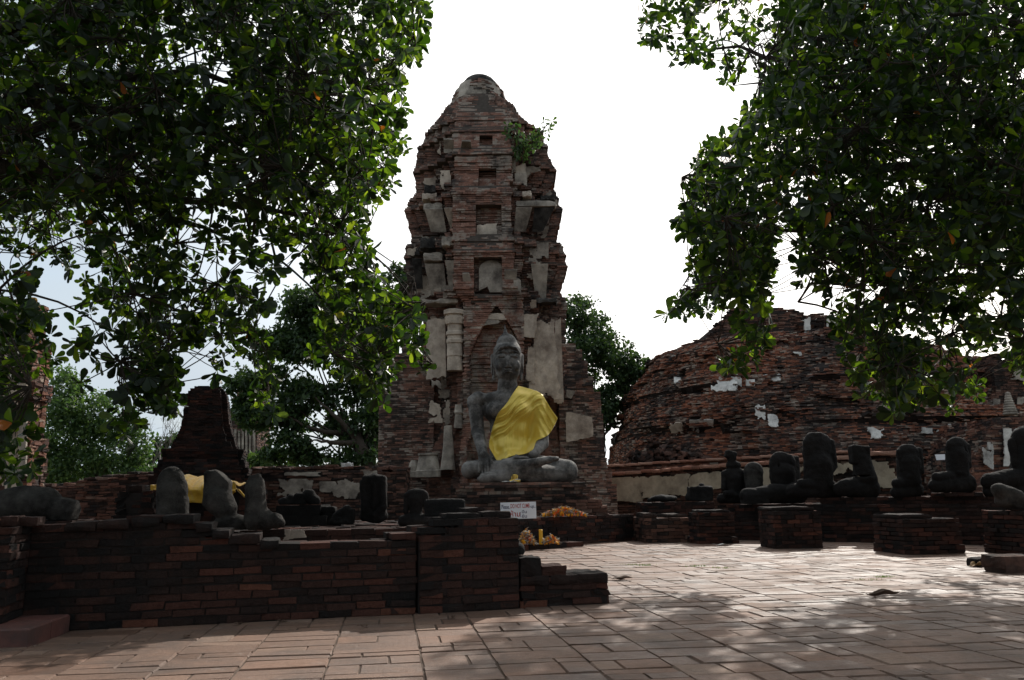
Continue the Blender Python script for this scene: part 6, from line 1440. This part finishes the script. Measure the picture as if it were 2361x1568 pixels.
v,qd=tube([cp0+(0,0,hc-.01),cp0+(.004,0,hc+.02)],.003,5); mesh_np('wick',v,qd,mat=m_nail,parent=cn)
# gilt figurine and white ribbons on the plinth edge
Yg=YB+.42; gp=at(1187,1112,Yg); gp[2]=ZP
sg_=.0098
sculpt('gilt_figurine',[('+',seg((-.095,-.02,.035),(.095,-.02,.035),.03,.03),.02),('+',ell((0,-.01,.022),(.12,.075,.025)),.02),('+',seg((0,0,.05),(0,0,.13),.038,.045),.02),('+',ell((0,0,.165),(.066,.04,.028)),.02),('+',seg((-.062,-.005,.16),(-.066,-.02,.06),.017,.013),.006),('+',seg((.062,-.005,.16),(.05,-.045,.06),.017,.012),.006),('+',ell((0,0,.228),(.031,.034,.04)),.008),('+',seg((0,0,.258),(0,0,.30),.02,.004),.01)],gp,m_gilt,h=.009,amp=0.,floor=0.)
tag(bpy.data.objects['gilt_figurine'],'small gilt seated figurine at the feet of the great statue','figurine')
for lab,pts in (('white ribbon trailing left from the gilt figurine',[(1157,1120),(1168,1111),(1178,1113),(1192,1106),(1200,1107)]),('short knotted white ribbon below the gilt figurine',[(1174,1112),(1180,1121),(1186,1117),(1192,1119)])):
    v=[];c_=np.array([at(x,y,Yg-.12) for x,y in pts]); c_[:,2]=np.maximum(c_[:,2],ZP+.012)
    s_=np.linspace(0,len(c_)-1,24); b=np.stack([np.interp(s_,np.arange(len(c_)),c_[:,k]) for k in range(3)],1)
    for i,p in enumerate(b): v+=[p+np.array((0,-.02,.012+.01*math.sin(i))),p+np.array((0,.02,.02)),p+np.array((0,.025,.012)),p+np.array((0,-.02,.002))]
    qd=[[4*i+k,4*i+(k+1)%4,4*i+4+(k+1)%4,4*i+4+k] for i in range(23) for k in range(4)]
    tag(mesh_np('ribbon',v,qd,mat=m_white),lab,'ribbon')
# ------------------------------------------------------------------ fallen leaves, paper scraps, weeds in the joints
m_dry=plain_mat('dry_leaf',(.10,.06,.04),.75,.4,14,.5,.35); m_dry2=plain_mat('ochre_leaf',(.30,.17,.06),.7,.3,14,.5,.35)
def curled_leaf(label,px,py,ln,ang,mat,curl,seed,group=None):
    p=gnd(px,py); ca,sa=math.cos(ang),math.sin(ang); V=[];n=12;m=7
    for i in range(n+1):
        t_=i/n; wd=math.sin(math.pi*min(1,t_**.75))*.26*ln+.004
        for j in range(m):
            s=2*j/(m-1)-1; x=(t_-.5)*ln; y=s*wd*(1-.35*abs(s)*curl); z=.012+curl*.22*ln*s*s*math.sin(math.pi*t_)*(1+.4*math.sin(seed+s*3))+.05*ln*math.sin(t_*5+seed)**2+(.10*ln*t_**4)*curl
            V.append((p[0]+x*ca-y*sa,p[1]+x*sa+y*ca,z))
    I=np.arange((n+1)*m).reshape(n+1,m); Q=np.stack([I[:-1,:-1],I[1:,:-1],I[1:,1:],I[:-1,1:]],-1).reshape(-1,4)
    o=mesh_np('fallen_leaf',V,Q,mat=mat,smooth=True); tag(o,label,'leaf',group); sd=o.modifiers.new('thick','SOLIDIFY'); sd.thickness=.004
    e=np.array(V[3]); v,qd=tube(bez(e,e+np.array((-.02*ca,-.02*sa,.02)),e+np.array((-.06*ca,-.06*sa,.012)),5),.0035,5); mesh_np('leaf_stalk',v,qd,mat=mat,parent=o)
GLf='dry leaves fallen on the paving'
curled_leaf('curled dark dry leaf on the paving just right of the crumbling steps',1435,1338,.24,.1,m_dry,.8,1.,GLf)
curled_leaf('crumpled grey dry leaf lying alone in the middle of the right paving',2038,1376,.30,-.1,m_dry,1.,2.,GLf)
curled_leaf('ochre curled leaf lying in front of the dark loose brick at the right',2254,1307,.26,.5,m_dry2,.9,3.,GLf)
curled_leaf('orange leaf tucked between the squat plinth and the terrace',1834,1248,.2,1.2,m_dry2,.8,4.,GLf)
curled_leaf('pale flat leaf lying below the small plinth with a spread footing',1666,1259,.26,.0,m_white,.25,5.,GLf)
R=random.Random(99)
for i,(x,y,lb) in enumerate(((545,1441,'tiny brown leaf at the foot of the blackened wall, the leftmost crumb'),(655,1435,'tiny leaf scrap at the foot of the blackened wall, farther right'),(842,1446,'dark leaf crumb on the paving in front of the wall'),(1045,1425,'thin leaf crumb in front of the pillar stub'),(430,1471,'dark leaf crumb on the shaded paving at the lower left'))):
    curled_leaf(lb,x,y,.07,R.random()*6,m_dry,.5,i+7.,GLf)
m_grass=leaf_mat('joint_grass',[(0,(.06,.10,.02)),(1,(.12,.16,.03))],[(0,(.1,.2,.02)),(1,(.2,.3,.04))],.6,.3)
g=np.random.default_rng(31); V=[];Q=[];rn=[]
for cx_,cy_,n_,wx_ in ((2040,1331,70,16),(1665,1310,50,12),(1460,1303,40,14),(1605,1306,60,16),(2000,1338,40,20),(1490,1304,40,10)):
    for i in range(n_):
        p=gnd(cx_+g.normal(0,wx_),cy_+g.normal(0,.7)); d=g.normal(0,.35,2); l=g.uniform(.008,.03); o=len(V); w_=.0025
        V+=[p+(-w_,0,-.01),p+(w_,0,-.01),p+(d[0]*l*.6+w_*.6,d[1]*l*.6,l*.7),p+(d[0]*l*.6-w_*.6,d[1]*l*.6,l*.7),p+(d[0]*l*1.4,d[1]*l*1.4,l)]; Q+=[[o,o+1,o+2,o+3],[o+3,o+2,o+4,o+4]]; rn+=[g.random()]*5
Qa=[q_ for q_ in Q if q_[2]!=q_[3]]; Ta=[q_[:3] for q_ in Q if q_[2]==q_[3]]
tag(mesh_np('joint_grass',V,Qa,Ta,m_grass,rnd=rn),'short grass sprouting in the paving joints','grass',kind='stuff')
